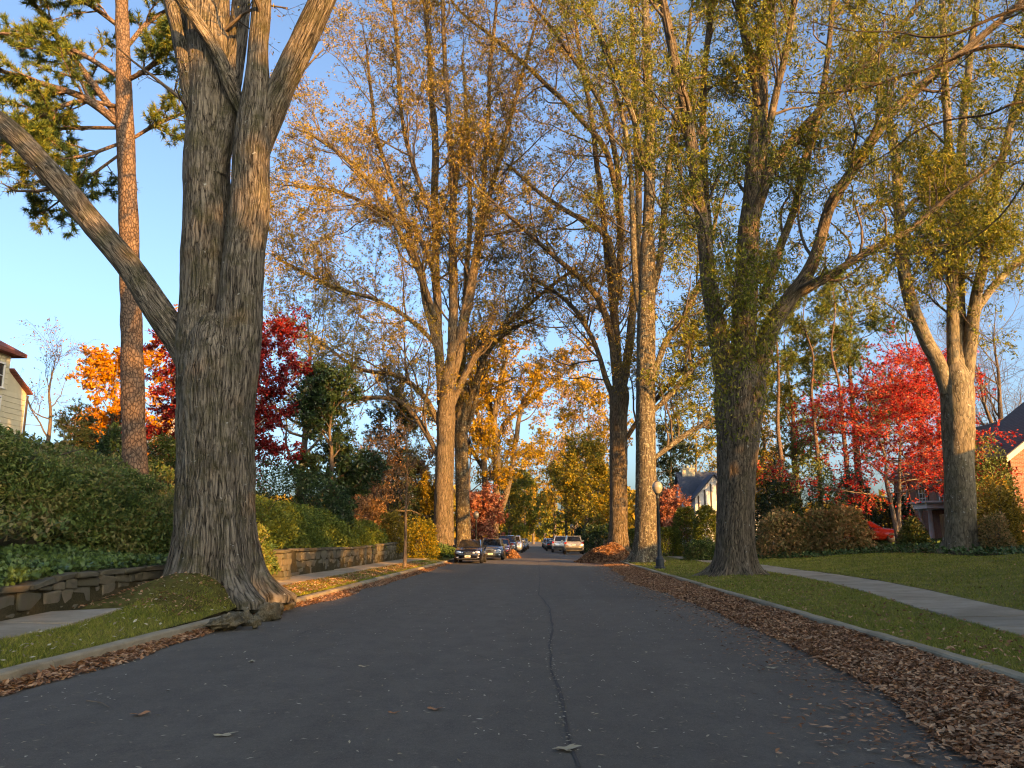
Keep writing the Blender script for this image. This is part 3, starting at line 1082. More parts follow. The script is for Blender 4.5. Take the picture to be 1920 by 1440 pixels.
def root_flare(amt, h, lobes, ph=0.0):
    def f(th, arc):
        e = np.exp(-np.maximum(arc - 0.15, 0) / h)
        return 1 + amt * e * (0.55 + 0.30 * np.cos(lobes * th + ph) + 0.22 * np.cos((lobes + 2) * th + 1.7 + ph)) + 0.02 * np.cos(3 * th + ph)
    return f


# ------------------------------------------------------------------ the huge oak on the left
TY = 16.6
oak_lv = [dict(n=6, length=2.6, t0=0.35, up=0.05, wander=0.25, K=7, rr=0.4, rmax=0.06),
          dict(n=6, length=1.2, t0=0.2, up=0.0, wander=0.3, K=5, rr=0.5),
          dict(n=4, length=0.55, t0=0.2, up=0.0, wander=0.3, K=4, rr=0.6)]
big_tree('oak_tree', 'huge thick-trunked oak with deep furrowed bark on a mossy mound', TY,
         [(400, 1110, 82), (403, 1040, 80), (404, 960, 74), (405, 860, 71), (405, 760, 72), (408, 690, 72), (408, 640, 60), (410, 600, 40), (412, 570, 12)],
         [[(378, 760, 50), (376, 640, 48), (379, 520, 47), (386, 400, 45), (388, 280, 43), (387, 150, 42), (392, 0, 40), (398, -160, 36)],
          [(440, 780, 46), (446, 660, 46), (455, 540, 41), (463, 420, 38), (469, 310, 36), (476, 220, 33), (484, 120, 20), (488, 0, 18), (494, -150, 15)],
          [(487, 290, 22), (503, 220, 27), (532, 140, 25), (570, 60, 24), (602, -10, 23), (660, -130, 20)],
          [(468, 230, 14), (440, 175, 15), (412, 110, 13), (382, 60, 12), (345, 5, 12), (290, -80, 10)],
          [(375, 730, 36), (332, 640, 30), (300, 590, 28), (262, 532, 26), (205, 455, 25), (150, 385, 24), (80, 312, 23), (0, 232, 23), (-130, 110, 20)],
          [(372, 240, 20), (356, 130, 20), (340, 60, 18), (322, -10, 16), (300, -130, 13)],
          [(402, 330, 24), (420, 220, 22), (436, 120, 20), (448, 40, 18), (452, -30, 16), (450, -150, 14)]],
         M['oak_bark'], M['bronze_leaf'], oak_lv, (2, 0.10, 0.03, dict(droop=0.6)),
         trunk_sides=200, KT=150, flare=root_flare(1.25, 0.42, 5, 0.6), furrow=0.026, lump=0.06, ext=5, dys=[0.4, -0.5, -1.2, -0.9, 0.6, 1.0, 0.9], lk=1.0)
OAK = bpy.data.objects['oak_tree']

# knuckled roots that have lifted the kerb
rr_ = random.Random(5)
for (px, py, rx, rz) in ((432, 1162, .22, .15), (462, 1156, .15, .17), (482, 1162, .11, .12), (508, 1146, .24, .20), (540, 1128, .20, .20), (410, 1166, .2, .10), (525, 1138, .14, .14)):
    g = G(px, py, 0.18)
    n1, n2 = 30, 20
    th = np.linspace(0, 2 * math.pi, n1, endpoint=False); ph = np.linspace(-1.5, 1.5, n2)
    A, B = np.meshgrid(th, ph)
    d = np.stack([np.cos(A) * np.cos(B), np.sin(A) * np.cos(B), np.sin(B)], -1)
    k = 1 + 0.42 * fbm(d * 2.3 + px, 4)
    V = d * k[..., None] * np.array([rx, rx * 1.6, rz]) * 0.82 + np.array([g[0] - 0.13, g[1] + 0.3, 0.12])
    i = np.arange(n2 - 1)[:, None] * n1 + np.arange(n1); j = np.arange(n2 - 1)[:, None] * n1 + (np.arange(n1) + 1) % n1
    mk('root', V.reshape(-1, 3), np.stack([i, j, j + n1, i + n1], -1).reshape(-1, 4), M['root_bark'], OAK)

# ------------------------------------------------------------------ willow oaks on the right
wl = lambda n1, n2, n3, L1=3.2, L2=1.7, L3=0.75, lastK=3: [
    dict(n=n1, length=L1, t0=0.12, up=0.10, wander=0.2, K=8, rr=0.42, rmax=0.07, shape=0.45),
    dict(n=n2, length=L2, t0=0.15, up=0.0, wander=0.25, K=5, rr=0.5),
    dict(n=n3, length=L3, t0=0.1, up=-0.08, wander=0.25, K=lastK, rr=0.6)]

# short leafy shoots clothing the lower trunk of the nearest one
T5Y = 28.0
bl = []
for _ in range(2300):
    py = rng.uniform(470, 830) if rng.random() < 0.8 else rng.uniform(250, 500)
    cx = np.interp(py, [300, 500, 700, 830], [1400, 1395, 1390, 1381]); hw = np.interp(py, [300, 500, 700, 830], [70, 78, 62, 44])
    dens = np.interp(py, [250, 500, 650, 740, 830], [0.4, 0.9, 1, 0.5, 0.06])
    if rng.random() < dens:
        pp = at(cx + rng.uniform(-1, 1) * hw, py, T5Y - rng.uniform(0.35, 1.1))
        for _q in range(3): bl.append(pp + rng.normal(0, 0.14, 3))
big_tree('willow_oak', 'willow oak with leafy shoots up its trunk, left of the concrete path', T5Y,
         [(1379, 1082, 37), (1379, 1000, 35), (1381, 900, 36), (1384, 800, 43), (1388, 735, 48), (1391, 690, 38), (1394, 640, 20)],
         [[(1365, 760, 26), (1345, 650, 22), (1332, 560, 18), (1322, 450, 15), (1305, 330, 13), (1290, 210, 12), (1262, 90, 10), (1225, -60, 8)],
          [(1390, 720, 34), (1396, 600, 27), (1402, 470, 23), (1410, 350, 20), (1420, 240, 18), (1428, 130, 15), (1440, 20, 11), (1450, -120, 9)],
          [(1412, 720, 30), (1440, 620, 21), (1478, 560, 17), (1512, 512, 15), (1530, 470, 13), (1556, 384, 12), (1612, 300, 12), (1664, 216, 11), (1748, 142, 10), (1850, 60, 8), (1960, -40, 6)],
          [(1478, 562, 11), (1540, 528, 9), (1612, 482, 8), (1706, 432, 7), (1775, 372, 6), (1850, 320, 4)],
          [(1414, 420, 11), (1440, 335, 11), (1468, 290, 10), (1495, 250, 10), (1567, 173, 8), (1614, 132, 7), (1660, 88, 6), (1720, 10, 5)],
          [(1430, 560, 11), (1462, 470, 9), (1488, 400, 8), (1508, 300, 7), (1532, 232, 6), (1548, 140, 6), (1560, 20, 5)],
          [(1424, 200, 10), (1405, 100, 10), (1388, 20, 9), (1370, -100, 7)],
          [(1332, 540, 10), (1330, 440, 9), (1322, 330, 8), (1318, 200, 7), (1330, 60, 6), (1345, -60, 5)],
          [(1420, 330, 9), (1446, 220, 8), (1470, 110, 7), (1486, 10, 6), (1500, -110, 5)]],
         M['oak_bark_brown'], M['olive_leaf'], wl(15, 8, 7, 3.6, 1.9, 0.8), (14, 0.19, 0.05, dict(droop=0.7, tri=True)),
         trunk_sides=72, flare=root_flare(1.5, 0.33, 6, 2.2), furrow=0.018, ext=5, base_leaf=np.array(bl),
         dys=[-1.5, 0.5, -2.5, -1.5, 2.0, 2.5, 1.0, 2.0, -2.0])

big_tree('willow_oak', 'straight willow oak spotted with pale lichen, behind the globe street lamp', 46,
         [(1212, 1052, 22), (1212, 960, 20), (1211, 850, 19), (1211, 740, 18), (1212, 600, 17), (1214, 480, 15), (1216, 380, 13)],
         [[(1214, 440, 14), (1217, 300, 12), (1216, 160, 10), (1212, 30, 8), (1210, -110, 6)],
          [(1226, 770, 6), (1262, 735, 6), (1300, 690, 5), (1350, 640, 4), (1400, 590, 3)],
          [(1226, 860, 6), (1262, 832, 6), (1300, 805, 5), (1345, 782, 4)],
          [(1224, 700, 8), (1250, 640, 7), (1285, 590, 6), (1320, 510, 5), (1345, 400, 4)],
          [(1204, 620, 7), (1192, 520, 7), (1186, 400, 6), (1178, 280, 5), (1150, 150, 4), (1110, 30, 3)],
          [(1220, 560, 8), (1240, 470, 7), (1250, 340, 6), (1268, 220, 5), (1290, 80, 4)],
          [(1214, 330, 7), (1190, 230, 6), (1150, 120, 5), (1100, 20, 4)]],
         M['lichen_bark'], M['olive_leaf'], wl(14, 7, 6, 5.0, 2.7, 1.2, 2), (14, 0.24, 0.075, dict(droop=0.6, tri=True)),
         trunk_sides=40, flare=root_flare(1.3, 0.5, 5, 1.0), furrow=0.015, ext=8)

big_tree('willow_oak', 'forked dark willow oak standing behind the big brown leaf heap', 55,
         [(1160, 1040, 19), (1160, 950, 17), (1160, 850, 16.5), (1160, 780, 17), (1162, 735, 18), (1162, 700, 12)],
         [[(1152, 755, 7), (1138, 715, 6), (1120, 655, 5), (1088, 595, 5), (1050, 555, 4), (1010, 530, 3)],
          [(1156, 740, 9), (1146, 640, 8), (1128, 570, 7), (1098, 530, 6), (1042, 482, 5), (972, 420, 4), (926, 380, 3), (890, 348, 3)],
          [(1160, 730, 11), (1154, 620, 9), (1150, 520, 8), (1142, 450, 7), (1108, 420, 6), (1070, 400, 5), (1008, 358, 4), (960, 315, 3)],
          [(1168, 730, 11), (1182, 640, 9), (1190, 540, 8), (1196, 400, 7), (1192, 250, 6), (1188, 100, 5), (1180, -60, 4)],
          [(1160, 560, 8), (1163, 420, 7), (1140, 290, 6), (1080, 215, 5), (1027, 160, 5), (940, 83, 4), (868, 26, 3)],
          [(1152, 600, 7), (1136, 470, 6), (1126, 350, 6), (1108, 220, 5), (1085, 80, 4), (1066, -40, 3)],
          [(1166, 450, 7), (1158, 320, 6), (1128, 200, 5), (1060, 90, 4), (1000, 10, 3)],
          [(1176, 820, 6), (1196, 790, 5), (1240, 740, 5), (1275, 700, 4)]],
         M['oak_bark_brown'], M['bronze_leaf'], wl(15, 8, 7, 7.0, 3.3, 1.4, 2), (11, 0.19, 0.085, dict(droop=0.5, tri=True)),
         trunk_sides=36, flare=root_flare(1.1, 0.5, 5, 0.3), furrow=0.012, ext=7)

big_tree('oak_tree', 'tall oak in the planting bed with pale limbs, in front of the red maple', 39.5,
         [(1803, 1040, 32), (1801, 950, 30), (1798, 850, 31), (1796, 770, 33), (1794, 725, 33), (1792, 695, 24), (1792, 660, 14)],
         [[(1776, 740, 22), (1758, 675, 17), (1736, 632, 16), (1712, 572, 15), (1696, 505, 13), (1690, 420, 12), (1682, 330, 11), (1673, 262, 10), (1655, 180, 8), (1630, 80, 6)],
          [(1786, 730, 18), (1786, 640, 14), (1788, 560, 13), (1787, 450, 12), (1781, 310, 10), (1775, 190, 9), (1768, 60, 7), (1760, -80, 5)],
          [(1800, 730, 18), (1801, 620, 14), (1799, 500, 13), (1799, 380, 12), (1803, 280, 10), (1812, 170, 9), (1826, 50, 7), (1840, -90, 5)],
          [(1812, 740, 20), (1820, 660, 16), (1828, 590, 14), (1840, 510, 12), (1850, 420, 10), (1872, 320, 9), (1902, 200, 8), (1940, 60, 6)],
          [(1826, 590, 10), (1868, 532, 9), (1918, 482, 8), (1990, 410, 7), (2080, 330, 5)],
          [(1692, 480, 6), (1740, 460, 6), (1765, 520, 6), (1790, 430, 5), (1830, 380, 4)],
          [(1690, 410, 6), (1720, 372, 6), (1750, 390, 5), (1778, 430, 5)]],
         M['smooth_bark'], M['olive_leaf'], wl(15, 8, 6, 4.2, 2.4, 1.1, 2), (14, 0.19, 0.065, dict(droop=0.6, tri=True)),
         trunk_sides=48, flare=root_flare(0.9, 0.5, 5, 2.0), furrow=0.012, ext=7)

# ------------------------------------------------------------------ airy oaks on the left side of the street
vase = lambda n1, n2, n3, L1=4.2, L2=2.2, L3=1.0, lastK=2: [
    dict(n=n1, length=L1, t0=0.15, up=0.16, wander=0.18, K=8, rr=0.42, rmax=0.08, ang=(28, 70), shape=0.3),
    dict(n=n2, length=L2, t0=0.15, up=0.08, wander=0.22, K=5, rr=0.5, ang=(25, 60)),
    dict(n=n3, length=L3, t0=0.1, up=0.02, wander=0.25, K=lastK, rr=0.6)]
big_tree('oak_tree', 'tall airy oak with golden lit trunk just behind the black sedan', 56,
         [(832, 1046, 20), (832, 960, 18), (834, 870, 17.5), (836, 790, 17), (838, 735, 15), (838, 700, 9), (838, 670, 5)],
         [[(828, 760, 10), (822, 660, 10), (818, 550, 9), (815, 400, 8), (814, 250, 7), (804, 110, 5), (798, -20, 4)],
          [(844, 760, 10), (848, 640, 10), (850, 540, 9), (848, 420, 8), (847, 300, 7), (836, 150, 5), (830, 10, 4)],
          [(850, 720, 8), (868, 620, 8), (886, 540, 7), (906, 420, 6), (938, 290, 5), (972, 170, 4), (1000, 60, 3)],
          [(846, 770, 8), (872, 705, 7), (905, 650, 6), (960, 598, 5), (1022, 545, 4), (1070, 510, 3)],
          [(826, 690, 8), (804, 590, 7), (780, 480, 6), (735, 340, 5), (706, 250, 4), (690, 120, 3)],
          [(818, 600, 7), (790, 520, 6), (752, 440, 5), (700, 350, 5), (640, 290, 4), (580, 250, 3)],
          [(824, 800, 7), (795, 745, 6), (745, 705, 5), (670, 690, 4), (600, 640, 3), (540, 600, 2)],
          [(824, 860, 6), (790, 800, 6), (752, 755, 5), (700, 745, 4), (650, 750, 3)],
          [(854, 660, 7), (886, 500, 6), (904, 370, 5), (914, 250, 4), (920, 120, 4), (930, 10, 3)],
          [(816, 420, 6), (775, 310, 5), (752, 210, 4), (745, 90, 4), (735, -20, 3)],
          [(818, 520, 6), (770, 420, 5), (720, 400, 4), (640, 360, 4), (560, 350, 3)],
          [(820, 650, 6), (770, 600, 5), (700, 560, 4), (630, 540, 4), (530, 490, 3)]],
         M['oak_bark_brown'], M['bronze_leaf'], vase(18, 9, 6, 7.0, 3.3, 1.4), (15, 0.18, 0.085, dict(droop=0.3, tri=True)),
         trunk_sides=40, flare=root_flare(0.9, 0.5, 6, 1.4), furrow=0.012, ext=5)

big_tree('oak_tree', 'second lit oak trunk right behind the first, above the parked black sedan', 64,
         [(870, 1040, 15), (868, 950, 13), (866, 870, 12.5), (864, 800, 12), (866, 740, 12), (867, 700, 8)],
         [[(866, 760, 7), (870, 640, 7), (876, 520, 6), (880, 400, 5), (878, 260, 4), (870, 130, 3)],
          [(872, 790, 6), (890, 720, 6), (915, 660, 5), (955, 620, 4), (1000, 600, 3)],
          [(860, 740, 6), (850, 600, 5), (846, 480, 5), (855, 350, 4), (872, 220, 3)],
          [(862, 850, 5), (842, 800, 5), (800, 770, 4), (760, 760, 3)],
          [(870, 820, 5), (886, 770, 5), (900, 700, 4), (905, 620, 3)]],
         M['lichen_bark'], M['gold_olive_leaf'], vase(12, 7, 6, 4.4, 2.2, 1.0), (7, 0.22, 0.1, dict(droop=0.3, tri=True)),
         trunk_sides=28, flare=root_flare(1.0, 0.5, 5, 0.5), furrow=0.01, ext=4)

big_tree('street_tree', 'golden-leaved tree with curving dark forked stems above the silver sedan', 84,
         [(926, 1030, 9), (926, 980, 9), (925, 950, 9)],
         [[(926, 985, 8), (932, 900, 8), (930, 840, 8), (928, 780, 6), (940, 710, 5), (955, 660, 3)],
          [(922, 985, 6), (912, 940, 6), (908, 880, 6), (906, 820, 5), (892, 760, 4), (884, 700, 3)],
          [(928, 985, 6), (948, 935, 6), (960, 880, 5), (968, 820, 5), (978, 770, 4), (1000, 720, 3)],
          [(912, 890, 5), (890, 850, 4), (876, 830, 4), (866, 800, 3)],
          [(930, 830, 5), (950, 790, 4), (985, 760, 4), (1030, 720, 3), (1070, 690, 2)],
          [(930, 810, 5), (915, 740, 4), (905, 680, 3)]],
         M['oak_bark_brown'], M['gold_leaf'], vase(9, 7, 6, 4.6, 2.6, 1.2), (13, 0.28, 0.16, dict(droop=0.3, tri=True)),
         trunk_sides=16, ext=2)
# ------------------------------------------------------------------ trees described by height and spread
def gen_tree(name, label, px, Y, py_top, spread, bark, leafm, leaf, trunk_r=0.2, crown0=0.25, n=(14, 7, 6), up=0.1, ang=(40, 75), lean=0.0, group=None,
             shape=0.55, needles=None, zbase=None, lenf=None, flat=None, stems=1, X=None, H=None, wander=0.2, cat='tree', lv3=0.35, L2=0.5, tip=0.06):
    if X is None:
        X = at(px, 1000, Y)[0]
    zb = float(gz(X, Y)) if zbase is None else zbase
    if H is None:
        H = at(px, py_top, Y)[2] - zb
    root = thing(name, label, cat, (X, Y, zb), group)
    TP, TR = [], []
    for s in range(stems):
        a = s * 2 * math.pi / stems + 0.7
        sp = 0.0 if stems == 1 else spread * 0.35
        k = np.linspace(0, 1, 8)
        pts = np.stack([X + k ** 1.3 * math.cos(a) * sp + lean * k * H + rng.normal(0, 0.012 * H, 8) * k,
                        Y + k ** 1.3 * math.sin(a) * sp + rng.normal(0, 0.012 * H, 8) * k,
                        zb - 0.2 + k * (H * 0.97 + 0.2) * (1 if s == 0 else rng.uniform(0.75, 0.95)),
                        trunk_r * (0.75 if stems > 1 else 1) * np.interp(k, [0, 0.03, 0.1, 1], [1.35, 1.1, 0.95, tip])], -1)
        s_ = spline(pts, 32)
        TP.append(s_[:, :3]); TR.append(s_[:, 3])
    P, Rr = np.array(TP), np.array(TR)
    v, q, b = tubes(P, Rr, 14 if trunk_r > 0.15 else 8, 0.04)
    mk('trunk', v, q, bark, root, attrs={'bk': b})
    tw = []
    P, Rr = grow(P, Rr, n[0], spread, ang=ang, t0=crown0, t1=0.98, up=up, wander=wander, K=7, rr=0.5, rmax=trunk_r * 0.5, shape=shape, lenf=lenf, flat=flat)
    tw.append(tubes(P, np.maximum(Rr, 0.012), 5, seed=1.0))
    P, Rr = grow(P, Rr, n[1], spread * L2, ang=(30, 65), t0=0.2, up=up * 0.5, wander=wander, K=4, rr=0.5, flat=flat)
    tw.append(tubes(P, np.maximum(Rr, 0.008), 3, seed=2.0))
    P, Rr = grow(P, Rr, n[2], spread * L2 * lv3 * 1.4, ang=(30, 70), t0=0.15, up=0.0, wander=wander, K=2, rr=0.6, flat=flat)
    tw.append(tubes(P, np.maximum(Rr, 0.006), 3, seed=3.0))
    v, q, b = join(tw)
    mk('branches', v, q, bark, root, attrs={'bk': b}, kind='stuff')
    if needles:
        v, q = needles_on(P, *needles)
        mk('crown', v, q, leafm, root, smooth=False, kind='stuff')
    elif leaf:
        per, L, wd, kw = leaf
        v, q = leaves_on(P, int(per * 1.5 + 0.5), L, wd, tri=Y > 36 or Y < 0, **kw)
        mk('crown', v, q, leafm, root, smooth=False, kind='stuff')
    return root


TB, SB = M['thin_bark'], M['smooth_bark']
D3 = dict(droop=0.3)
# pine on the bank, behind the huge oak
def pine():
    Y = 26.5
    tr = limb_from_px([(253, 960, 27), (252, 870, 24), (250, 780, 23), (247, 640, 21), (243, 500, 20), (239, 350, 18.5), (234, 230, 17), (231, 110, 14), (228, 0, 12), (226, -150, 9), (224, -330, 5)], Y)
    root = thing('pine_tree', 'tall pine with scaly reddish trunk growing on the ivy bank', 'tree', tr[1, :3])
    s = spline(tr, 110)
    s[:, 3] *= 1 + 0.05 * fbm(np.stack([np.arange(110) * 0.45, np.zeros(110), np.zeros(110)], -1), 2)
    v, q, b = tubes(s[None, :, :3], s[None, :, 3], 28, 0.07, furrow=0.006)
    mk('trunk', v, q, M['pine_bark'], root, attrs={'bk': b})
    LP, LR = [], []
    for (pts, dr) in (([(222, 232, 9), (190, 205, 9), (150, 180, 8), (90, 160, 6), (20, 138, 5), (-60, 120, 3)], -1.5),
                      ([(224, 222, 7), (180, 165, 7), (140, 110, 6), (95, 50, 5), (60, 0, 4), (20, -60, 3)], 1.5),
                      ([(245, 262, 4), (290, 235, 4), (335, 215, 3), (390, 190, 2)], 1.0),
                      ([(225, 240, 4), (140, 240, 4), (60, 246, 3), (-20, 260, 2)], 2.2),
                      ([(240, 150, 5), (275, 130, 5), (320, 90, 4), (370, 60, 3)], -1.5),
                      ([(222, 270, 4), (160, 292, 4), (110, 300, 3), (60, 330, 2)], -1.8),
                      ([(224, 200, 5), (150, 190, 5), (80, 215, 4), (30, 250, 3), (-10, 300, 2)], -2.5),
                      ([(236, 60, 5), (170, 10, 5), (90, -30, 4), (20, -40, 3)], -1.0),
                      ([(236, 90, 5), (280, 40, 5), (330, 10, 4), (380, -30, 3)], 0.8),
                      ([(232, 20, 5), (180, -60, 5), (100, -120, 4)], 1.8),
                      ([(232, 0, 5), (290, -70, 5), (360, -120, 4)], -1.2),
                      ([(230, 150, 5), (150, 100, 5), (60, 70, 4), (-30, 60, 3)], 0.3),
                      ([(224, 290, 3), (170, 330, 3), (120, 370, 2), (80, 400, 2)], 1.0)):
        w_ = limb_from_px(pts, Y, dr)
        s = spline(w_, 26)
        v, q, b = tubes(s[None, :, :3], s[None, :, 3], 8, 0.05)
        mk('limb', v, q, M['pine_bark'], root, attrs={'bk': b})
        r = spline(w_, 20)
        LP.append(r[:, :3]); LR.append(r[:, 3])
    P, Rr = np.array(LP), np.array(LR)
    tw = []
    P, Rr = grow(P, Rr, 15, 1.9, ang=(30, 70), t0=0.15, up=0.06, wander=0.18, K=6, rr=0.45, flat=0.5)
    tw.append(tubes(P, np.maximum(Rr, 0.006), 4))
    P, Rr = grow(P, Rr, 8, 0.6, ang=(30, 60), t0=0.15, up=0.08, wander=0.2, K=3, rr=0.6, flat=0.6)
    tw.append(tubes(P, np.maximum(Rr, 0.004), 3))
    v, q, b = join(tw)
    mk('branches', v, q, M['pine_bark'], root, attrs={'bk': b}, kind='stuff')
    v, q = needles_on(P, 8, 9, 0.25, 0.034, 0.1)
    mk('crown', v, q, M['needle'], root, smooth=False, kind='stuff')


pine()

# street tree just outside the frame on the right, its boughs hang into the picture
def overhang():
    Y = 9.5
    X0 = 9.6
    base = np.array([X0, Y, float(gz(X0, Y))])
    root = thing('willow_oak', 'willow oak whose thin dark boughs hang in from the top right', 'tree', base)
    k = np.linspace(0, 1, 8)
    tr = np.stack([X0 + 0.3 * k, Y + 0.4 * k, base[2] - 0.2 + 11 * k, np.interp(k, [0, .05, .2, 1], [0.95, 0.7, 0.6, 0.32])], -1)
    s = spline(tr, 40)
    v, q, b = tubes(s[None, :, :3], s[None, :, 3], 24, 0.05, furrow=0.01)
    mk('trunk', v, q, M['oak_bark_brown'], root, attrs={'bk': b})
    LP, LR = [], []
    src = [s[28], s[30], s[24], s[36]]
    bough = [[(1990, 100, 9), (1900, 86, 8), (1850, 88, 7), (1800, 104, 6), (1745, 128, 5.5), (1690, 142, 5), (1640, 160, 4), (1560, 174, 3), (1470, 172, 2)],
             [(1990, 170, 7), (1900, 195, 5), (1850, 215, 4), (1780, 225, 3.5), (1720, 245, 3), (1660, 290, 2), (1600, 320, 2)],
             [(2010, 10, 8), (1900, 20, 6), (1800, 60, 5), (1740, 70, 4), (1680, 60, 3), (1600, 58, 2), (1520, 40, 2)],
             [(2000, 260, 6), (1930, 330, 4), (1880, 400, 3), (1820, 450, 2.5), (1760, 480, 2), (1700, 545, 1.5)]]
    for kx, (pts, yy) in enumerate(zip(bough, (10.5, 11.5, 9.5, 12.0))):
        w_ = limb_from_px(pts, yy, 1.0); w_[:, 3] *= 0.62
        sp = src[kx].copy(); sp[3] = 0.12
        mid = (sp + w_[0]) / 2; mid[2] += 0.3; mid[3] = 0.06
        w_ = np.vstack([sp, mid, w_])
        s2 = spline(w_, 60)
        v, q, b = tubes(s2[None, :, :3], s2[None, :, 3], 9, 0.04)
        mk('limb', v, q, M['oak_bark_brown'], root, attrs={'bk': b})
        r = spline(w_, 32); LP.append(r[:, :3]); LR.append(r[:, 3])
    for kx in range(9):                                  # the crown that stays out of the picture
        a = rng.uniform(-1.2, 2.6)
        d = np.array([math.cos(a), math.sin(a) * 0.8 - 0.2, 0])
        st_ = s[int(rng.integers(24, 39))]
        pts = [st_ * [1, 1, 1, 0] + [0, 0, 0, 0.22]]
        for e in range(5):
            pts.append(np.array([*(pts[-1][:3] + d * 1.1 + np.array([0, 0, 1.5])), pts[-1][3] * 0.72]))
        s2 = spline(np.array(pts), 32)
        v, q, b = tubes(s2[None, :, :3], s2[None, :, 3], 9, 0.04)
        mk('limb', v, q, M['oak_bark_brown'], root, attrs={'bk': b})
        LP.append(s2[:, :3]); LR.append(s2[:, 3])
    P, Rr = np.array(LP), np.array(LR)
    tw = []
    for k_, lv in enumerate([dict(n=9, length=2.0, t0=0.25, up=0.0, wander=0.2, K=7, rr=0.4, rmax=0.03), dict(n=6, length=0.9, t0=0.15, up=-0.02, wander=0.25, K=5, rr=0.5), dict(n=3, length=0.4, t0=0.2, up=-0.05, wander=0.25, K=4, rr=0.6)]):
        P, Rr = grow(P, Rr, **lv)
        tw.append(tubes(P, np.maximum(Rr, 0.0025), [5, 4, 3][k_], seed=k_ * 2.0))
    v, q, b = join(tw)
    mk('branches', v, q, TB, root, attrs={'bk': b}, kind='stuff')
    v, q = leaves_on(P, 8, 0.10, 0.022, droop=0.8, keep_out=0.8)
    mk('crown', v, q, M['olive_leaf'], root, smooth=False, kind='stuff')


overhang()

# red maples
def maple_len(t): return np.interp(t, [0, 0.3, 0.6, 1], [1.0, 1.15, 0.95, 0.4])
gen_tree('red_maple', 'brilliant scarlet Japanese maple in the bed before the brick house', 1684, 47.5, 662, 6.2, M['maple_bark'], M['red_leaf'], (10, 0.14, 0.13, dict(droop=0.1, flat=0.6)),
         trunk_r=0.2, crown0=0.3, n=(17, 9, 7), up=0.03, ang=(55, 88), stems=2, flat=0.25, lenf=maple_len, wander=0.24, shape=0.4)
gen_tree('red_maple', 'dark crimson maple behind the trunk of the huge oak', 395, 38, 600, 4.6, M['maple_bark'], M['darkred_leaf'], (15, 0.15, 0.13, dict(droop=0.2, flat=0.5)),
         trunk_r=0.24, crown0=0.12, n=(12, 8, 7), up=0.04, ang=(50, 85), stems=3, flat=0.45, lenf=maple_len)
gen_tree('orange_tree', 'bright orange-leaved tree left of the pine, above the bank', 190, 58, 672, 4.4, TB, M['orange_leaf'], (10, 0.26, 0.2, dict(droop=0.2)),
         trunk_r=0.25, crown0=0.15, n=(14, 8, 6), up=0.1, shape=0.4)
gen_tree('orange_tree', 'orange tree glowing behind the left edge of the huge oak', 300, 62, 610, 4.2, TB, M['orange_leaf'], (8, 0.26, 0.2, dict(droop=0.2)),
         trunk_r=0.25, crown0=0.2, n=(12, 8, 5), up=0.1, shape=0.4)
gen_tree('bare_tree', 'nearly bare grey tree between the cream house and the orange tree', 70, 50, 640, 5.2, TB, M['russet_leaf'], (1, 0.14, 0.1, D3), trunk_r=0.2, crown0=0.1, n=(10, 7, 5), up=0.12)
gen_tree('conifer', 'small dark fir below the bare tree on the bank top', 120, 46, 770, 2.4, TB, M['dark_needle'], None, trunk_r=0.12, crown0=0.05, n=(26, 8, 5), up=0.0, ang=(65, 90), shape=0.85, needles=(4, 5, 0.18, 0.045, 0.1))
gen_tree('conifer', 'second small dark fir beside the orange tree', 225, 47, 790, 2.4, TB, M['dark_needle'], None, trunk_r=0.12, crown0=0.05, n=(24, 8, 5), up=0.0, ang=(65, 90), shape=0.85, needles=(4, 5, 0.18, 0.045, 0.1))

# evergreen and background trees, left side
gen_tree('evergreen_tree', 'dense dark glossy evergreen tree right of the huge oak', 615, 40, 715, 2.5, TB, M['evergreen_leaf'], (12, 0.2, 0.1, dict(droop=0.3)), trunk_r=0.2, crown0=0.04, n=(26, 8, 6), up=0.1, shape=0.35)
gen_tree('oak_tree', 'hazy golden oak crown showing between the huge oak and the evergreen', 560, 68, 560, 8.5, TB, M['gold_olive_leaf'], (4, 0.24, 0.12, D3), trunk_r=0.4, crown0=0.25, n=(14, 8, 6), up=0.12, shape=0.4)
gen_tree('evergreen_tree', 'open dark fir behind the thin sapling', 725, 62, 740, 3.6, TB, M['dark_needle'], None, trunk_r=0.2, crown0=0.15, n=(26, 8, 5), up=0.0, ang=(60, 90), shape=0.8, needles=(4, 5, 0.24, 0.07, 0.1))
gen_tree('bare_tree', 'twiggy brown tree left of the golden oak trunks', 705, 58, 800, 3.4, TB, M['russet_leaf'], (2, 0.18, 0.12, D3), trunk_r=0.16, crown0=0.12, n=(10, 8, 6), up=0.15, stems=3)
gen_tree('small_tree', 'russet and gold small tree behind the sunlit wall', 775, 70, 850, 3.2, TB, M['russet_leaf'], (5, 0.22, 0.14, D3), trunk_r=0.14, crown0=0.1, n=(12, 8, 6), up=0.15, stems=2)
gen_tree('small_tree', 'yellow-brown small tree directly left of the golden oak trunks', 800, 66, 905, 2.2, TB, M['gold_olive_leaf'], (6, 0.2, 0.13, D3), trunk_r=0.1, crown0=0.05, n=(12, 8, 6), up=0.1, stems=3)
gen_tree('dogwood', 'pink-leaved dogwood behind the silver sedan', 900, 76, 925, 2.6, TB, M['pink_leaf'], (6, 0.24, 0.16, D3), trunk_r=0.12, crown0=0.1, n=(12, 7, 5), up=0.05, stems=2)
gen_tree('street_tree', 'yellow-green tree overhanging the line of cars on the left', 955, 102, 880, 3.6, TB, M['yellowgreen_leaf'], (6, 0.32, 0.2, D3), trunk_r=0.2, crown0=0.12, n=(12, 7, 5), up=0.05)
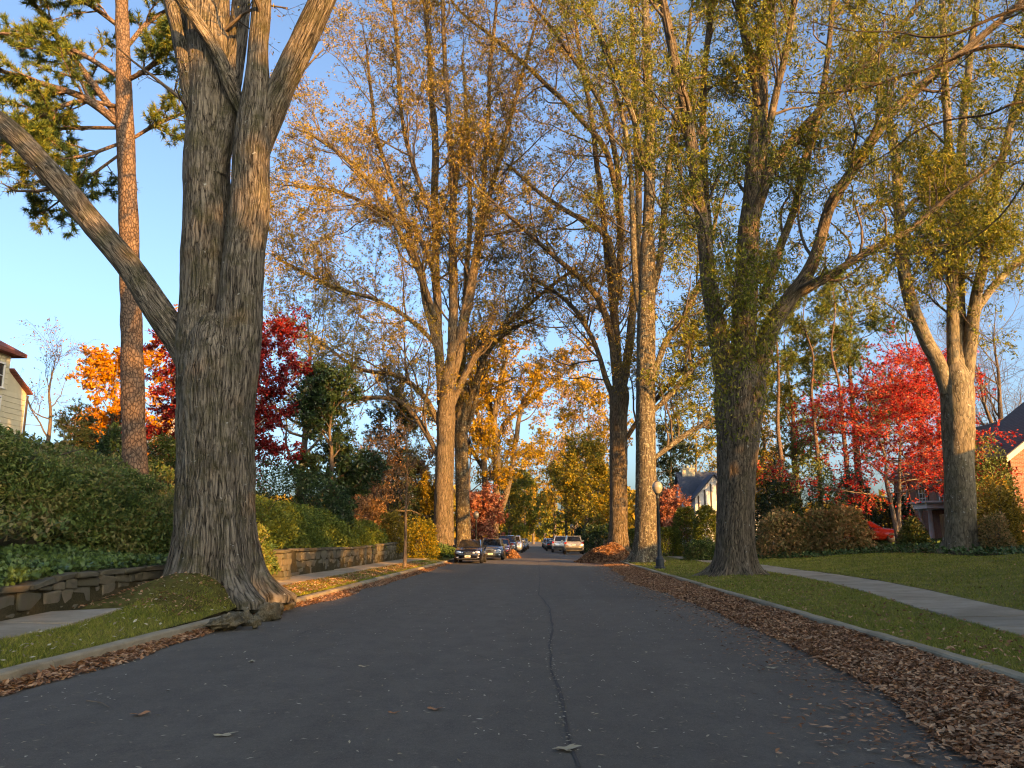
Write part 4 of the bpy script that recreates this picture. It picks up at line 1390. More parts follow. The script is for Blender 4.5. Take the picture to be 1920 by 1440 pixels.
gen_tree('street_tree', 'dull green tree at the far end of the left kerb', 975, 135, 905, 5.0, TB, M['olive_leaf'], (6, 0.45, 0.28, D3), trunk_r=0.25, crown0=0.12, n=(12, 7, 5), up=0.05)
gen_tree('street_tree', 'hazy brown tree closing the view at the far end of the street', 1000, 190, 915, 7.0, TB, M['gold_olive_leaf'], (6, 0.7, 0.45, D3), trunk_r=0.3, crown0=0.12, n=(12, 7, 5), up=0.05)
gen_tree('street_tree', 'olive tree closing the view beside the far brown one', 1022, 230, 940, 7.5, TB, M['olive_leaf'], (6, 0.8, 0.5, D3), trunk_r=0.3, crown0=0.08, n=(12, 7, 5), up=0.05)
gen_tree('bare_tree', 'bare brown crown far behind the curving golden tree', 880, 118, 800, 8.5, TB, M['russet_leaf'], (2, 0.35, 0.2, D3), trunk_r=0.35, crown0=0.25, n=(13, 8, 6), up=0.2, shape=0.35)
gen_tree('street_tree', 'far golden tree between the two rows of parked cars', 985, 150, 850, 8.0, TB, M['gold_leaf'], (6, 0.5, 0.3, D3), trunk_r=0.3, crown0=0.2, n=(12, 7, 5), up=0.15)

# centre right
gen_tree('street_tree', 'young yellow-green street tree with thin lit trunk before the leaf heap', 1100, 92, 832, 5.6, SB, M['yellowgreen_leaf'], (9, 0.3, 0.16, D3), trunk_r=0.28, crown0=0.2, n=(22, 8, 6), up=0.02, ang=(60, 85), shape=0.75)
gen_tree('street_tree', 'second slim yellow-green street tree beside the first', 1124, 108, 850, 4.6, SB, M['yellowgreen_leaf'], (6, 0.32, 0.18, D3), trunk_r=0.22, crown0=0.2, n=(18, 8, 5), up=0.02, ang=(60, 85), shape=0.75)
gen_tree('street_tree', 'green street tree behind the white and gold parked SUVs', 1062, 118, 865, 5.0, SB, M['yellowgreen_leaf'], (6, 0.36, 0.22, D3), trunk_r=0.25, crown0=0.18, n=(18, 8, 5), up=0.02, ang=(55, 85), shape=0.7)
gen_tree('street_tree', 'glowing amber tree behind the young street trees', 1110, 120, 745, 8.5, TB, M['gold_leaf'], (7, 0.42, 0.26, D3), trunk_r=0.4, crown0=0.2, n=(14, 8, 6), up=0.15, shape=0.4)
gen_tree('bare_tree', 'rusty half-bare crown far behind the amber tree', 1080, 150, 715, 11.0, TB, M['russet_leaf'], (5, 0.45, 0.26, D3), trunk_r=0.4, crown0=0.25, n=(14, 8, 6), up=0.22, shape=0.35)
gen_tree('street_tree', 'golden brown crown far down the right side', 1040, 165, 835, 9.5, TB, M['gold_leaf'], (7, 0.55, 0.34, D3), trunk_r=0.35, crown0=0.15, n=(13, 8, 5), up=0.12)

# right side
gen_tree('pine_tree', 'broad golden-green pine behind the scarlet maple', 1620, 74, 505, 6.0, M['pine_bark'], M['needle'], None, trunk_r=0.4, crown0=0.3, n=(26, 8, 6), up=0.03, ang=(60, 88), shape=0.6, needles=(5, 7, 0.34, 0.06, 0.15))
gen_tree('pine_tree', 'olive pine crown between the leafy willow oak and the maple', 1500, 82, 600, 5.5, M['pine_bark'], M['needle'], None, trunk_r=0.4, crown0=0.25, n=(24, 8, 6), up=0.03, ang=(60, 88), shape=0.6, needles=(4, 7, 0.36, 0.07, 0.15))
gen_tree('yellow_tree', 'hazy yellow tree behind the trunk of the leafy willow oak', 1440, 88, 690, 6.0, TB, M['gold_olive_leaf'], (5, 0.3, 0.16, D3), trunk_r=0.35, crown0=0.15, n=(14, 8, 6), up=0.12)
gen_tree('bare_tree', 'bare dark branching tree above the dark roof', 1890, 64, 560, 8.0, TB, None, None, trunk_r=0.45, crown0=0.15, n=(15, 10, 9), up=0.18, shape=0.35, stems=2)
gen_tree('bare_tree', 'bare reddish tree behind the tall oak in the bed', 1745, 84, 560, 8.0, TB, M['russet_leaf'], (1, 0.22, 0.1, D3), trunk_r=0.4, crown0=0.2, n=(13, 8, 7), up=0.2, shape=0.35)
gen_tree('evergreen_tree', 'dark fir standing behind the white gabled house', 1262, 112, 800, 5.0, TB, M['dark_needle'], None, trunk_r=0.3, crown0=0.08, n=(26, 8, 5), up=0.0, ang=(60, 90), shape=0.8, needles=(4, 4, 0.42, 0.14, 0.1))
gen_tree('yellow_tree', 'gold-green tree above the white gabled house', 1310, 118, 770, 6.5, TB, M['yellowgreen_leaf'], (5, 0.4, 0.24, D3), trunk_r=0.35, crown0=0.15, n=(14, 8, 5), up=0.1)
gen_tree('small_tree', 'small red-leaved tree beside the white gabled house', 1262, 80, 925, 2.4, TB, M['pink_leaf'], (5, 0.22, 0.16, D3), trunk_r=0.1, crown0=0.1, n=(11, 7, 5), up=0.1, stems=3)
gen_tree('small_tree', 'dull gold small tree behind the hydrangea bushes', 1445, 62, 880, 2.6, TB, M['gold_olive_leaf'], (5, 0.2, 0.12, D3), trunk_r=0.12, crown0=0.1, n=(12, 7, 5), up=0.1, stems=2)
for (px_, Y_, top_, lab) in ((1475, 70, 640, 'slim dark trunk nearest the leafy willow oak, before the pines'), (1545, 72, 660, 'slim dark trunk in the middle, before the pines'), (1598, 68, 640, 'slim dark trunk closest to the maple, before the pines')):
    gen_tree('pine_tree', lab, px_, Y_, top_ - 140, 2.6, M['pine_bark'], M['needle'], None, trunk_r=0.26, crown0=0.6, n=(14, 7, 5), up=0.05, ang=(50, 85), needles=(4, 7, 0.3, 0.05, 0.15))

# leafless sapling on the left verge
gen_tree('sapling', 'thin bare sapling on the left verge before the sunlit wall', 768, 36.5, 800, 1.5, TB, M['russet_leaf'], (1, 0.08, 0.03, D3), trunk_r=0.085, crown0=0.4, n=(12, 6, 4), up=0.2, ang=(25, 50), X=-6.0, tip=0.1)

# unseen trees added out of frame to throw shade over the near street
for k, (X_, Y_, H_, sp_, lab) in enumerate(((10.4, -9.8, 21, 6.0, 'unseen shade oak added behind the camera on the right kerb'),
                                            (21.0, -1.0, 19, 7.0, 'unseen shade oak added behind the camera beside the brick house'),
                                            (14.0, -21.0, 20, 6.5, 'unseen shade oak added far behind the camera on the right'),
                                            (17.0, -12.0, 17, 6.5, 'broad unseen shade oak added before the houses behind the camera'),
                                            (20.5, -24.5, 20, 7.0, 'unseen shade oak added farthest behind the camera'),
                                            (22.0, 9.0, 17, 6.0, 'unseen shade oak added outside the frame on the right lawn'),
                                            (39.5, 39.5, 9.5, 4.0, 'small unseen tree added outside the frame to shade the brick gable'))):  # added to keep the sun off the brick gable
    gen_tree('oak_tree', lab, 0, Y_, 0, sp_, M['oak_bark_brown'], M['gold_olive_leaf'], (5, 0.46, 0.3, dict(droop=0.3, keep_out=1.0)), trunk_r=0.5, crown0=0.2, n=(17, 7, 6), up=0.15, X=X_, H=H_, shape=0.4)

gen_tree('evergreen_tree', 'dense unseen magnolia added behind the camera to shade the left kerb', 0, -9.0, 0, 4.6, TB, M['evergreen_leaf'], (9, 0.4, 0.24, dict(droop=0.3, keep_out=1.0)), trunk_r=0.25, crown0=0.06, n=(20, 8, 6), up=0.1, X=14.2, H=12.5, shape=0.35)  # added out of view to block sun from the oak foot and kerb

# wooded rise closing the street far away (one mass)
n = 26000
a_ = rng.uniform(-0.42, 0.5, n)
Dw = rng.uniform(300, 360, n)
Xw = a_ * Dw * 1.1
hw_ = 13 + 7 * fbm(np.stack([Xw * 0.03, Xw * 0, Xw * 0 + 4], -1), 3) - 6 * np.exp(-(Xw / 12) ** 2)
zw = rng.random(n) ** 0.8 * hw_
v, q = leaf_quads(np.stack([Xw, Dw, zw + 0.3], -1), 2.6, 1.9, droop=0.2, keep_out=1.0, tri=True)
tag(mk('far_woods', v, q, M['gold_olive_leaf'], None, smooth=False), 'hazy autumn woods closing the far end of the street', 'woods', kind='stuff')
# ------------------------------------------------------------------ shrubs, hedges, ground cover
def shrub(name, label, X, Y, rx, ry, h, n, L, wd, mat, zb=None, lump=0.28, power=2.4, cat='shrub', group=None, stems=7, top=None, depth=0.35, ls=1.6):
    zb = float(gz(X, Y)) if zb is None else zb
    root = thing(name, label, cat, (X, Y, zb), group)
    sw = []
    for k in range(stems):
        a = rng.uniform(0, 6.28); e = rng.uniform(0.2, 0.75)
        p0 = np.array([X + rng.normal(0, 0.08), Y + rng.normal(0, 0.08), zb - 0.1])
        p1 = np.array([X + math.cos(a) * rx * e, Y + math.sin(a) * ry * e, zb + h * rng.uniform(0.6, 0.85)])
        sw.append(spline([[*p0, 0.03], [*((p0 + p1) / 2 + rng.normal(0, 0.08, 3)), 0.022], [*p1, 0.01]], 8))
    sw = np.array(sw)
    P, Rr = sw[:, :, :3], sw[:, :, 3]
    t1 = tubes(P, Rr, 5)
    P2, R2 = grow(P, Rr, 5, h * 0.4, t0=0.3, up=0.1, K=4)
    v, q, b = join([t1, tubes(P2, np.maximum(R2, 0.006), 3)])
    mk('stems', v, q, TB, root, attrs={'bk': b}, kind='stuff')
    d = unit(rng.normal(size=(n, 3)))
    d[:, 2] = np.where(d[:, 2] < -0.15, -d[:, 2], d[:, 2])
    den = (np.abs(d) ** power).sum(1) ** (1 / power)
    rad = (1 / den) * (1 - depth * rng.random(n) ** 2.2) * (1 + lump * fbm(d * ls + len(label), 3))
    p = d * rad[:, None] * np.array([rx, ry, h]) + np.array([X, Y, zb])
    p[:, 2] = np.maximum(p[:, 2], zb + 0.03)
    # make it hug a slope
    p[:, 2] += np.clip(gz(p[:, 0], p[:, 1]) - zb, -0.6, 1.2) * 0.8
    nd = d * np.array([1 / rx, 1 / ry, 1 / h]); nd = unit(nd)
    v, q = leaf_quads(p, L, wd, droop=0.1, d0=nd * 0.7, keep_out=1.0, tri=True)
    mk('foliage', v, q, mat, root, smooth=False, kind='stuff')
    return root


def pshrub(name, label, px0, px1, py_top, Y, n, L, wd, mat, ry=None, py_base=None, **kw):
    cx = (px0 + px1) / 2
    a, b, c = at(px0, 1000, Y), at(px1, 1000, Y), at(cx, py_top, Y)
    rx = (b[0] - a[0]) / 2
    X = (a[0] + b[0]) / 2
    zb = float(gz(X, Y)) if py_base is None else at(cx, py_base, Y)[2]
    return shrub(name, label, X, Y, rx, ry or rx, max(0.3, c[2] - zb), n, L, wd, mat, zb=zb, **kw)


# ivy on top of the low wall (uncountable)
def carpet(name, label, cat, xr, yr, n, L, wd, mat, h, zoff=0.0, filt=None, lump=0.0, dist=True):
    X = rng.uniform(xr[0], xr[1], n * 2); Y = rng.uniform(yr[0], yr[1], n * 2)
    keep = rng.random(n * 2) < np.clip((14.0 / np.maximum(Y, 8)) ** 1.0, 0.2, 1) if dist else np.ones(n * 2, bool)
    if filt is not None: keep &= filt(X, Y)
    X, Y = X[keep][:n], Y[keep][:n]
    z = gz(X, Y) + zoff + h * rng.random(len(X)) ** 0.6
    if lump:
        z = z + lump * np.maximum(0, fbm(np.stack([X * 0.9, Y * 0.9, X * 0], -1), 3) + 0.25)
    p = np.stack([X, Y, z], -1)
    v, q = leaf_quads(p, L, wd, droop=-0.15, flat=0.45, keep_out=0.5, tri=name != 'ivy')
    return tag(mk(name, v, q, mat, None, smooth=False), label, cat, kind='stuff')


carpet('ivy', 'dark ivy ground cover on top of the low stone wall', 'ivy', (-10.6, -8.0), (8, 25), 26000, 0.095, 0.085, M['ivy_leaf'], 0.14)
carpet('ground_cover', 'shaggy green and bronze ground cover on the left bank', 'ground cover', (-24, -10.2), (12, 40), 70000, 0.15, 0.085, M['bank_leaf'], 0.28, lump=0.5)
carpet('ivy_bed', 'low dark ground cover in the bed at the end of the lawn', 'ground cover', (10.4, 30), (32, 58), 22000, 0.16, 0.13, M['ivy_leaf'], 0.22, filt=lambda X, Y: X > bed_edge(Y) + 0.1, dist=False)

# clipped azaleas behind the ivy
for k, (px_, Y_, rx_, h_, lab) in enumerate(((10, 18.6, 1.5, 1.15, 'first dark azalea bush of the row above the ivy, at the picture edge'),
                                             (105, 19.0, 1.6, 1.35, 'second dark azalea bush of the row above the ivy'),
                                             (200, 19.4, 1.5, 1.45, 'third dark azalea bush of the row above the ivy'),
                                             (285, 19.8, 1.45, 1.4, 'fourth dark azalea bush of the row, left of the huge oak'),
                                             (-80, 18.0, 1.5, 1.2, 'dark azalea bush cut off by the left picture edge'))):
    X_ = at(px_, 1000, Y_)[0]
    shrub('azalea_bush', lab, X_, Y_, rx_, 1.2, h_ + 0.2, 9000, 0.11, 0.06, M['hedge_leaf'], lump=0.22, group='azaleas above the stone wall', depth=0.5)
for (px_, Y_, rx_, ry_, h_, lab) in ((60, 24, 2.6, 1.6, 0.5, 'spreading bronze-green shrub on the bank top by the cream house'),
                                     (165, 25, 2.4, 1.6, 0.5, 'loose shrub on the bank top left of the pine'),
                                     (-20, 22, 2.4, 1.5, 0.5, 'spreading shrub on the bank at the picture edge'),
                                     (300, 25.5, 1.9, 1.5, 0.5, 'low gold-tipped shrub on the bank between the pine and the oak')):
    shrub('bank_shrub', lab, at(px_, 1000, Y_)[0], Y_, rx_, ry_, h_, 9000, 0.12, 0.055, M['bank_leaf'], lump=0.45, group='shrubs on the left bank', depth=0.55)
pshrub('yew_bush', 'dark low yew behind the pine foot', 160, 250, 805, 31, 5000, 0.14, 0.07, M['evergreen_leaf'])
pshrub('yew_bush', 'dark yew between the pine and the oak trunk', 270, 345, 825, 33, 5000, 0.14, 0.07, M['evergreen_leaf'])
for (X_, Y_, rx_, ry_, h_, lab) in ((-10.3, 28.0, 2.1, 2.0, 1.75, 'rounded green shrub right of the huge oak trunk, first of the wall row'),
                                    (-10.0, 31.6, 1.9, 2.0, 1.55, 'rounded green shrub second along the shaded wall'),
                                    (-9.8, 35.2, 1.75, 2.0, 1.4, 'rounded green shrub third along the shaded wall'),
                                    (-9.7, 38.9, 1.65, 2.0, 1.3, 'rounded green shrub fourth along the wall, near the sapling'),
                                    (-9.6, 42.6, 1.5, 2.0, 1.2, 'rounded green shrub last along the sunlit wall')):
    shrub('clipped_shrub', lab, X_, Y_, rx_, ry_, h_, 9000, 0.12, 0.06, M['clipped_leaf'], lump=0.2, group='rounded shrubs above the stone wall')
pshrub('dark_hedge', 'dark clipped hedge below the evergreen tree', 490, 660, 890, 37, 9000, 0.14, 0.07, M['evergreen_leaf'], power=4, lump=0.12, cat='hedge')
pshrub('clipped_shrub', 'dark shrub right against the huge oak trunk', 440, 520, 985, 23, 5000, 0.10, 0.05, M['hedge_leaf'], ry=1.0)
pshrub('gold_shrub', 'sunlit gold shrub above the lit wall', 715, 762, 965, 46, 3500, 0.15, 0.08, M['gold_olive_leaf'])
pshrub('gold_shrub', 'olive shrub between the sapling and the golden trunks', 762, 822, 975, 50, 4500, 0.16, 0.08, M['yellowgreen_leaf'])
pshrub('ivy_clump', 'dark ivy clump at the foot of the golden oak trunk', 805, 860, 1025, 55.2, 2500, 0.14, 0.11, M['ivy_leaf'], ry=0.9)
pshrub('russet_shrub', 'russet twiggy shrub below the brick house on the left', 655, 730, 930, 56, 5000, 0.18, 0.1, M['russet_leaf'])

# right-hand beds
pshrub('hydrangea', 'brown-leaved hydrangea nearest the leafy willow oak', 1425, 1520, 958, 47, 5500, 0.19, 0.14, M['hydrangea_leaf'], ry=1.6)
pshrub('hydrangea', 'tan hydrangea beside the red car', 1512, 1625, 952, 46, 6000, 0.19, 0.14, M['hydrangea_leaf'], ry=1.7)
pshrub('rhododendron', 'dark rhododendron mass behind the hydrangeas', 1415, 1505, 880, 55, 6500, 0.24, 0.11, M['evergreen_leaf'])
pshrub('holly', 'sun-flecked holly in the middle of the bed', 1492, 1585, 868, 58, 7000, 0.2, 0.11, M['hedge_leaf'])
pshrub('rhododendron', 'dark rhododendron left of the maple trunk', 1568, 1650, 885, 60, 6000, 0.24, 0.11, M['evergreen_leaf'])
pshrub('rhododendron', 'low dark bush behind the red car', 1640, 1715, 930, 54, 4500, 0.2, 0.1, M['evergreen_leaf'])
pshrub('garden_shrub', 'grey-green shrub before the white porch columns', 1685, 1738, 978, 45.5, 3500, 0.15, 0.08, M['hedge_leaf'])
pshrub('garden_shrub', 'tall yellow-brown shrub at the picture edge beside the tall oak', 1848, 1935, 885, 40, 7000, 0.14, 0.07, M['gold_olive_leaf'], depth=0.7, lump=0.4)
pshrub('garden_shrub', 'low brown shrub right of the tall oak trunk', 1835, 1900, 965, 38.5, 3500, 0.13, 0.07, M['hydrangea_leaf'], depth=0.7)
pshrub('holly', 'dark holly between the oak trunk and the brick gable', 1820, 1905, 855, 43, 6500, 0.15, 0.08, M['hedge_leaf'])
pshrub('dome_bush', 'tall domed bush left of its twin, before the white gabled house', 1262, 1314, 948, 58, 6500, 0.15, 0.08, M['clipped_leaf'], lump=0.08, power=2.8)
pshrub('dome_bush', 'tall domed bush right of its twin, beside the leafy willow oak', 1302, 1350, 950, 55, 6500, 0.15, 0.08, M['clipped_leaf'], lump=0.08, power=2.8)
pshrub('box_hedge', 'square clipped hedge behind the street lamp', 1232, 1276, 990, 57, 5000, 0.13, 0.07, M['clipped_leaf'], lump=0.05, power=7, cat='hedge')
pshrub('box_hedge', 'square clipped hedge between the forked and the lichen-spotted willow oak', 1172, 1206, 992, 66, 3500, 0.15, 0.08, M['clipped_leaf'], lump=0.05, power=7, cat='hedge')
pshrub('low_shrub', 'low dark shrub at the path edge below the domed bushes', 1282, 1345, 1015, 47, 4500, 0.12, 0.08, M['hedge_leaf'])
pshrub('dark_hedge', 'dark hedge behind the forked willow oak and young trees', 1092, 1160, 985, 84, 4000, 0.25, 0.14, M['evergreen_leaf'], power=4, cat='hedge')
pshrub('dark_hedge', 'dark hedge further along, beside the parked SUVs', 1080, 1110, 992, 112, 3000, 0.3, 0.16, M['evergreen_leaf'], power=4, cat='hedge')
pshrub('dark_hedge', 'dark thicket far left behind the line of cars', 935, 985, 985, 128, 4000, 0.36, 0.2, M['olive_leaf'], cat='hedge')

# ------------------------------------------------------------------ houses
def window(root, face, pos, wd, h, shutters=True, bars=(1, 2)):
    """face '-y' or '-x' (the side it looks to); pos = (x, y, z centre)"""
    x, y, z = pos
    e1 = np.array([1, 0, 0]) if face == '-y' else np.array([0, 1, 0])
    nrm = {'-y': np.array([0, -1, 0]), '-x': np.array([-1, 0, 0]), '+x': np.array([1, 0, 0])}[face]
    c = np.array(pos, float)

    def slab(mb, u0, u1, z0, z1, d0, d1):
        a = c + e1 * u0 + nrm * d0 + np.array([0, 0, z0]); b = c + e1 * u1 + nrm * d1 + np.array([0, 0, z1])
        mb.box(min(a[0], b[0]), max(a[0], b[0]), min(a[1], b[1]), max(a[1], b[1]), a[2], b[2])
    m = MB()
    f = 0.07
    slab(m, -wd / 2 - f, -wd / 2, -h / 2, h / 2, -0.02, 0.06); slab(m, wd / 2, wd / 2 + f, -h / 2, h / 2, -0.02, 0.06)
    slab(m, -wd / 2 - f, wd / 2 + f, h / 2, h / 2 + f * 1.4, -0.02, 0.07)
    fr = m.build('window', M['white_paint'], root)
    m = MB(); slab(m, -wd / 2, wd / 2, -h / 2, h / 2, -0.02, 0.012); m.build('pane', M['window_glass'], fr)
    m = MB(); slab(m, -wd / 2 - 0.12, wd / 2 + 0.12, -h / 2 - 0.09, -h / 2 - 0.002, -0.02, 0.12); m.build('sill', M['white_paint'], fr)
    m = MB()
    for k in range(bars[0]):
        u = -wd / 2 + wd * (k + 1) / (bars[0] + 1); slab(m, u - 0.018, u + 0.018, -h / 2 + 0.001, h / 2 - 0.001, 0.014, 0.034)
    for k in range(bars[1]):
        zz = -h / 2 + h * (k + 1) / (bars[1] + 1); slab(m, -wd / 2 + 0.001, wd / 2 - 0.001, zz - 0.02, zz + 0.02, 0.0145, 0.037)
    m.build('glazing_bar', M['white_paint'], fr)
    if shutters:
        for s in (-1, 1):
            m = MB(); u = s * (wd / 2 + f + 0.21); slab(m, u - 0.2, u + 0.2, -h / 2, h / 2, -0.01, 0.045)
            for k in range(9):
                zz = -h / 2 + h * (k + 0.5) / 9; slab(m, u - 0.16, u + 0.16, zz - 0.03, zz + 0.03, 0.046, 0.06)
            m.build('shutter', M['shutter'], root)


def gable_roof(root, x0, x1, y0, y1, ze, zr, along, mat, oh=0.4, th=0.16, name='roof'):
    m = MB()
    if along == 'y':
        xm = (x0 + x1) / 2; s = (zr - ze) / (xm - x0)
        a, b = x0 - oh, x1 + oh
        poly = [(a, ze - s * oh), (xm, zr), (b, ze - s * oh), (b, ze - s * oh + th), (xm, zr + th * 1.15), (a, ze - s * oh + th)]
        m.prism(poly, 'y', y0 - oh, y1 + oh)
    else:
        ym = (y0 + y1) / 2; s = (zr - ze) / (ym - y0)
        a, b = y0 - oh, y1 + oh
        poly = [(a, ze - s * oh), (ym, zr), (b, ze - s * oh), (b, ze - s * oh + th), (ym, zr + th * 1.15), (a, ze - s * oh + th)]
        m.prism(poly, 'x', x0 - oh, x1 + oh)
    # concave outline: replace the fan caps by quads
    n = 6
    m.t = []
    base = m.n - 12
    for o in (0, 6):
        m.q.append(np.array([(0, 1, 4, 5), (1, 2, 3, 4)]) + base + o)
    return m.build(name, mat, root)


def walls(root, x0, x1, y0, y1, z0, ze, zr, along, mat):
    m = MB()
    if along == 'y':
        m.prism([(x0, z0), (x1, z0), (x1, ze), ((x0 + x1) / 2, zr), (x0, ze)], 'y', y0, y1)
    elif along == 'x':
        m.prism([(y0, z0), (y1, z0), (y1, ze), ((y0 + y1) / 2, zr), (y0, ze)], 'x', x0, x1)
    else:
        m.box(x0, x1, y0, y1, z0, ze)
    return m.build('wall', mat, root)


# brick colonial with porch, right
z0 = 1.1
h = thing('brick_house', 'red brick house with white porch columns and black shutters', 'house', (34, 60, z0))
walls(h, 30, 38, 53.2, 69, z0 - 0.4, 6.5, 9.6, 'y', M['brick'])
gable_roof(h, 30, 38, 53.2, 69, 6.62, 9.75, 'y', M['slate'], oh=0.5)
MB().box(29.75, 29.995, 53.0, 69.2, 6.12, 6.5).box(29.55, 29.99, 52.9, 69.3, 6.5, 6.62).build('cornice', M['white_paint'], h)
for (yc, zc) in ((67.2, 4.9), (64.0, 4.9), (60.8, 4.9), (58.0, 4.9), (55.2, 4.9), (67.2, 2.4), (55.2, 2.4)):
    window(h, '-x', (29.99, yc, zc), 0.95, 1.55, bars=(1, 3))
dm = MB().prism([(63.2, 6.9), (65.2, 6.9), (65.2, 7.9), (64.2, 8.7), (63.2, 7.9)], 'x', 30.3, 33).build('dormer', M['white_paint'], h)
MB().box(30.22, 30.29, 63.7, 64.7, 7.0, 7.9).build('dormer_window', M['window_glass'], dm)
po = MB().box(27.7, 29.98, 58.6, 63.4, 3.55, 3.95).build('porch_roof', M['white_paint'], h)
MB().box(27.5, 29.97, 58.4, 63.6, 3.952, 4.08).build('porch_cornice', M['white_paint'], po)
for yc in (58.9, 60.3, 61.7, 63.1):
    MB().lathe([(0.2, z0), (0.2, z0 + 0.12), (0.155, z0 + 0.16), (0.165, z0 + 0.9), (0.13, 3.38), (0.19, 3.42), (0.19, 3.548)], (28.0, yc, 0), 14).build('porch_column', M['white_paint'], h, smooth=True)
MB().box(27.4, 29.98, 58.3, 63.7, z0 - 0.3, z0 + 0.05).build('porch_floor', M['slab'], h)
MB().box(29.93, 29.985, 60.5, 61.5, z0 + 0.06, 3.2).build('front_door', M['shutter'], h)
MB().box(33.3, 34.7, 66.5, 67.5, 8.5, 11.4).build('chimney', M['brick'], h)

h = thing('brick_house', 'brick gabled house with big dark roof at the picture edge', 'house', (31, 44, 1.2))
walls(h, 26.6, 36.8, 46.0, 52.0, 0.7, 6.1, 9.9, 'y', M['brick'])
gable_roof(h, 26.6, 36.8, 46.0, 52.0, 6.2, 10.05, 'y', M['slate'], oh=0.45)
rk = 3.85 / 5.1
m = MB()
for (xa, xb) in ((26.15, 31.7), (37.25, 31.7)):
    za, zb_ = 6.2 - rk * 0.45, 10.05
    m.add([(xa, 45.52, za - 0.22), (xb, 45.52, zb_ - 0.22), (xb, 45.52, zb_ + 0.1), (xa, 45.52, za + 0.1), (xa, 45.545, za - 0.22), (xb, 45.545, zb_ - 0.22), (xb, 45.545, zb_ + 0.1), (xa, 45.545, za + 0.1)],
          [(0, 1, 2, 3), (7, 6, 5, 4), (0, 4, 5, 1), (3, 2, 6, 7), (0, 3, 7, 4), (1, 5, 6, 2)])
m.build('barge_board', M['cream_paint'], h)
MB().box(26.3, 26.59, 45.9, 52.1, 5.8, 6.02).build('fascia', M['white_paint'], h)
for xc in (28.9, 31.7, 34.5):
    window(h, '-y', (xc, 45.99, 4.6), 0.95, 1.5); window(h, '-y', (xc, 45.99, 2.2), 0.95, 1.5)
MB().box(35.0, 36.2, 48.2, 49.4, 8.0, 11.2).build('chimney', M['brick'], h)

# pale gabled house further along on the right
Y = 92.0
xa, xb = at(1286, 900, Y)[0], at(1352, 900, Y)[0]
zr_, ze_ = at(1300, 884, Y)[2], at(1300, 932, Y)[2]
h = thing('gabled_house', 'pale half-timbered house with steep gables and blue slate roof', 'house', (xa + 3, Y, 0.8))
walls(h, xa, xb + 5, Y + 1.0, Y + 8, 0.3, ze_ - 0.3, zr_, 'x', M['stucco'])
gable_roof(h, xa, xb + 5, Y + 1.0, Y + 8, ze_ - 0.2, zr_ + 0.1, 'x', M['blue_slate'], oh=0.35)
gx = at(1331, 900, Y)[0]
walls(h, gx - 2.0, gx + 2.4, Y - 1.2, Y + 2.5, 0.3, ze_ - 0.2, zr_ - 0.6, 'y', M['stucco'])
gable_roof(h, gx - 2.0, gx + 2.4, Y - 1.2, Y + 2.5, ze_ - 0.1, zr_ - 0.5, 'y', M['blue_slate'], oh=0.25, name='gable_roof')
m = MB()
for u in (-1.6, -0.9, -0.2, 0.5, 1.2, 1.9):
    m.box(gx + u - 0.07, gx + u + 0.07, Y - 1.26, Y - 1.19, ze_ - 1.6, ze_ + 0.2 + (1.7 - abs(u - 0.2)) * 0.9)
m.build('timber_post', M['timber'], h)
MB().box(gx - 2.0, gx + 2.4, Y - 1.255, Y - 1.192, ze_ - 1.75, ze_ - 1.6).build('timber_rail', M['timber'], h)
for xc in (xa + 0.9, xa + 2.2):
    window(h, '-y', (xc, Y + 0.99, 3.6), 0.7, 1.3, shutters=False)
window(h, '-y', (gx + 0.2, Y - 1.21, 3.2), 0.9, 1.3, shutters=False)
ch = MB().box(gx - 2.4, gx - 0.9, Y + 3.9, Y + 5.1, zr_ - 0.6, zr_ + 0.75).build('chimney', M['cream_paint'], h)
for k in range(3):
    MB().lathe([(0.14, zr_ + 0.76), (0.12, zr_ + 1.15)], (gx - 2.1 + k * 0.45, Y + 4.5, 0), 10).build('chimney_pot', M['cream_paint'], ch)

h = thing('garage', 'white garage gable half hidden behind the small red tree', 'garage', (16.5, 108, 0.7))
walls(h, 15.0, 19.0, 106, 111, 0.3, 3.4, 5.4, 'y', M['white_paint'])
gable_roof(h, 15.0, 19.0, 106, 111, 3.5, 5.5, 'y', M['blue_slate'], oh=0.3)

# cream clapboard house above the left bank: its long side looks over the street
Yn, Yf = 31.0, 42.0
xr = at(17, 700, Yf)[0]
zc = at(20, 668, Yf)[2]
zg = 4.2
h = thing('cream_house', 'cream clapboard house with dark red roof above the left bank', 'house', (xr - 4, Yf - 5, zg))
walls(h, xr - 8, xr, Yn, Yf, zg - 1, zc, zc, 'box', M['cream_paint'])
m = MB()
ov = 0.55
rx0, rx1, ry0, ry1 = xr - 8 - ov, xr + ov, Yn - ov, Yf + ov
zt = zc + 3.0
m.add([(rx0, ry0, zc), (rx1, ry0, zc), (rx1, ry1, zc), (rx0, ry1, zc), (rx0, ry0, zc + 0.2), (rx1, ry0, zc + 0.2), (rx1, ry1, zc + 0.2), (rx0, ry1, zc + 0.2), (xr - 4.0, Yn + 4, zt), (xr - 4.0, Yf - 4, zt)],
      [(3, 2, 1, 0), (0, 1, 5, 4), (1, 2, 6, 5), (2, 3, 7, 6), (3, 0, 4, 7), (5, 6, 9, 8), (7, 4, 8, 9)], [(4, 5, 8), (6, 7, 9)])
m.build('roof', M['red_roof'], h)
zs0, zs1 = at(20, 694, Yf)[2], at(43, 728, Yf)[2]
Yw = Yf + 1.75
MB().prism([(Yf + 0.002, zg - 1), (Yw, zg - 1), (Yw, zs1), (Yf + 0.002, zs0)], 'x', xr - 5, xr - 0.05).build('side_wing', M['cream_paint'], h)
MB().bar((xr - 2.4, Yf, zs0 + 0.07), (xr - 2.4, Yw + 0.12, zs1 + 0.0), 5.3, 0.1).build('wing_roof', M['red_roof'], h)
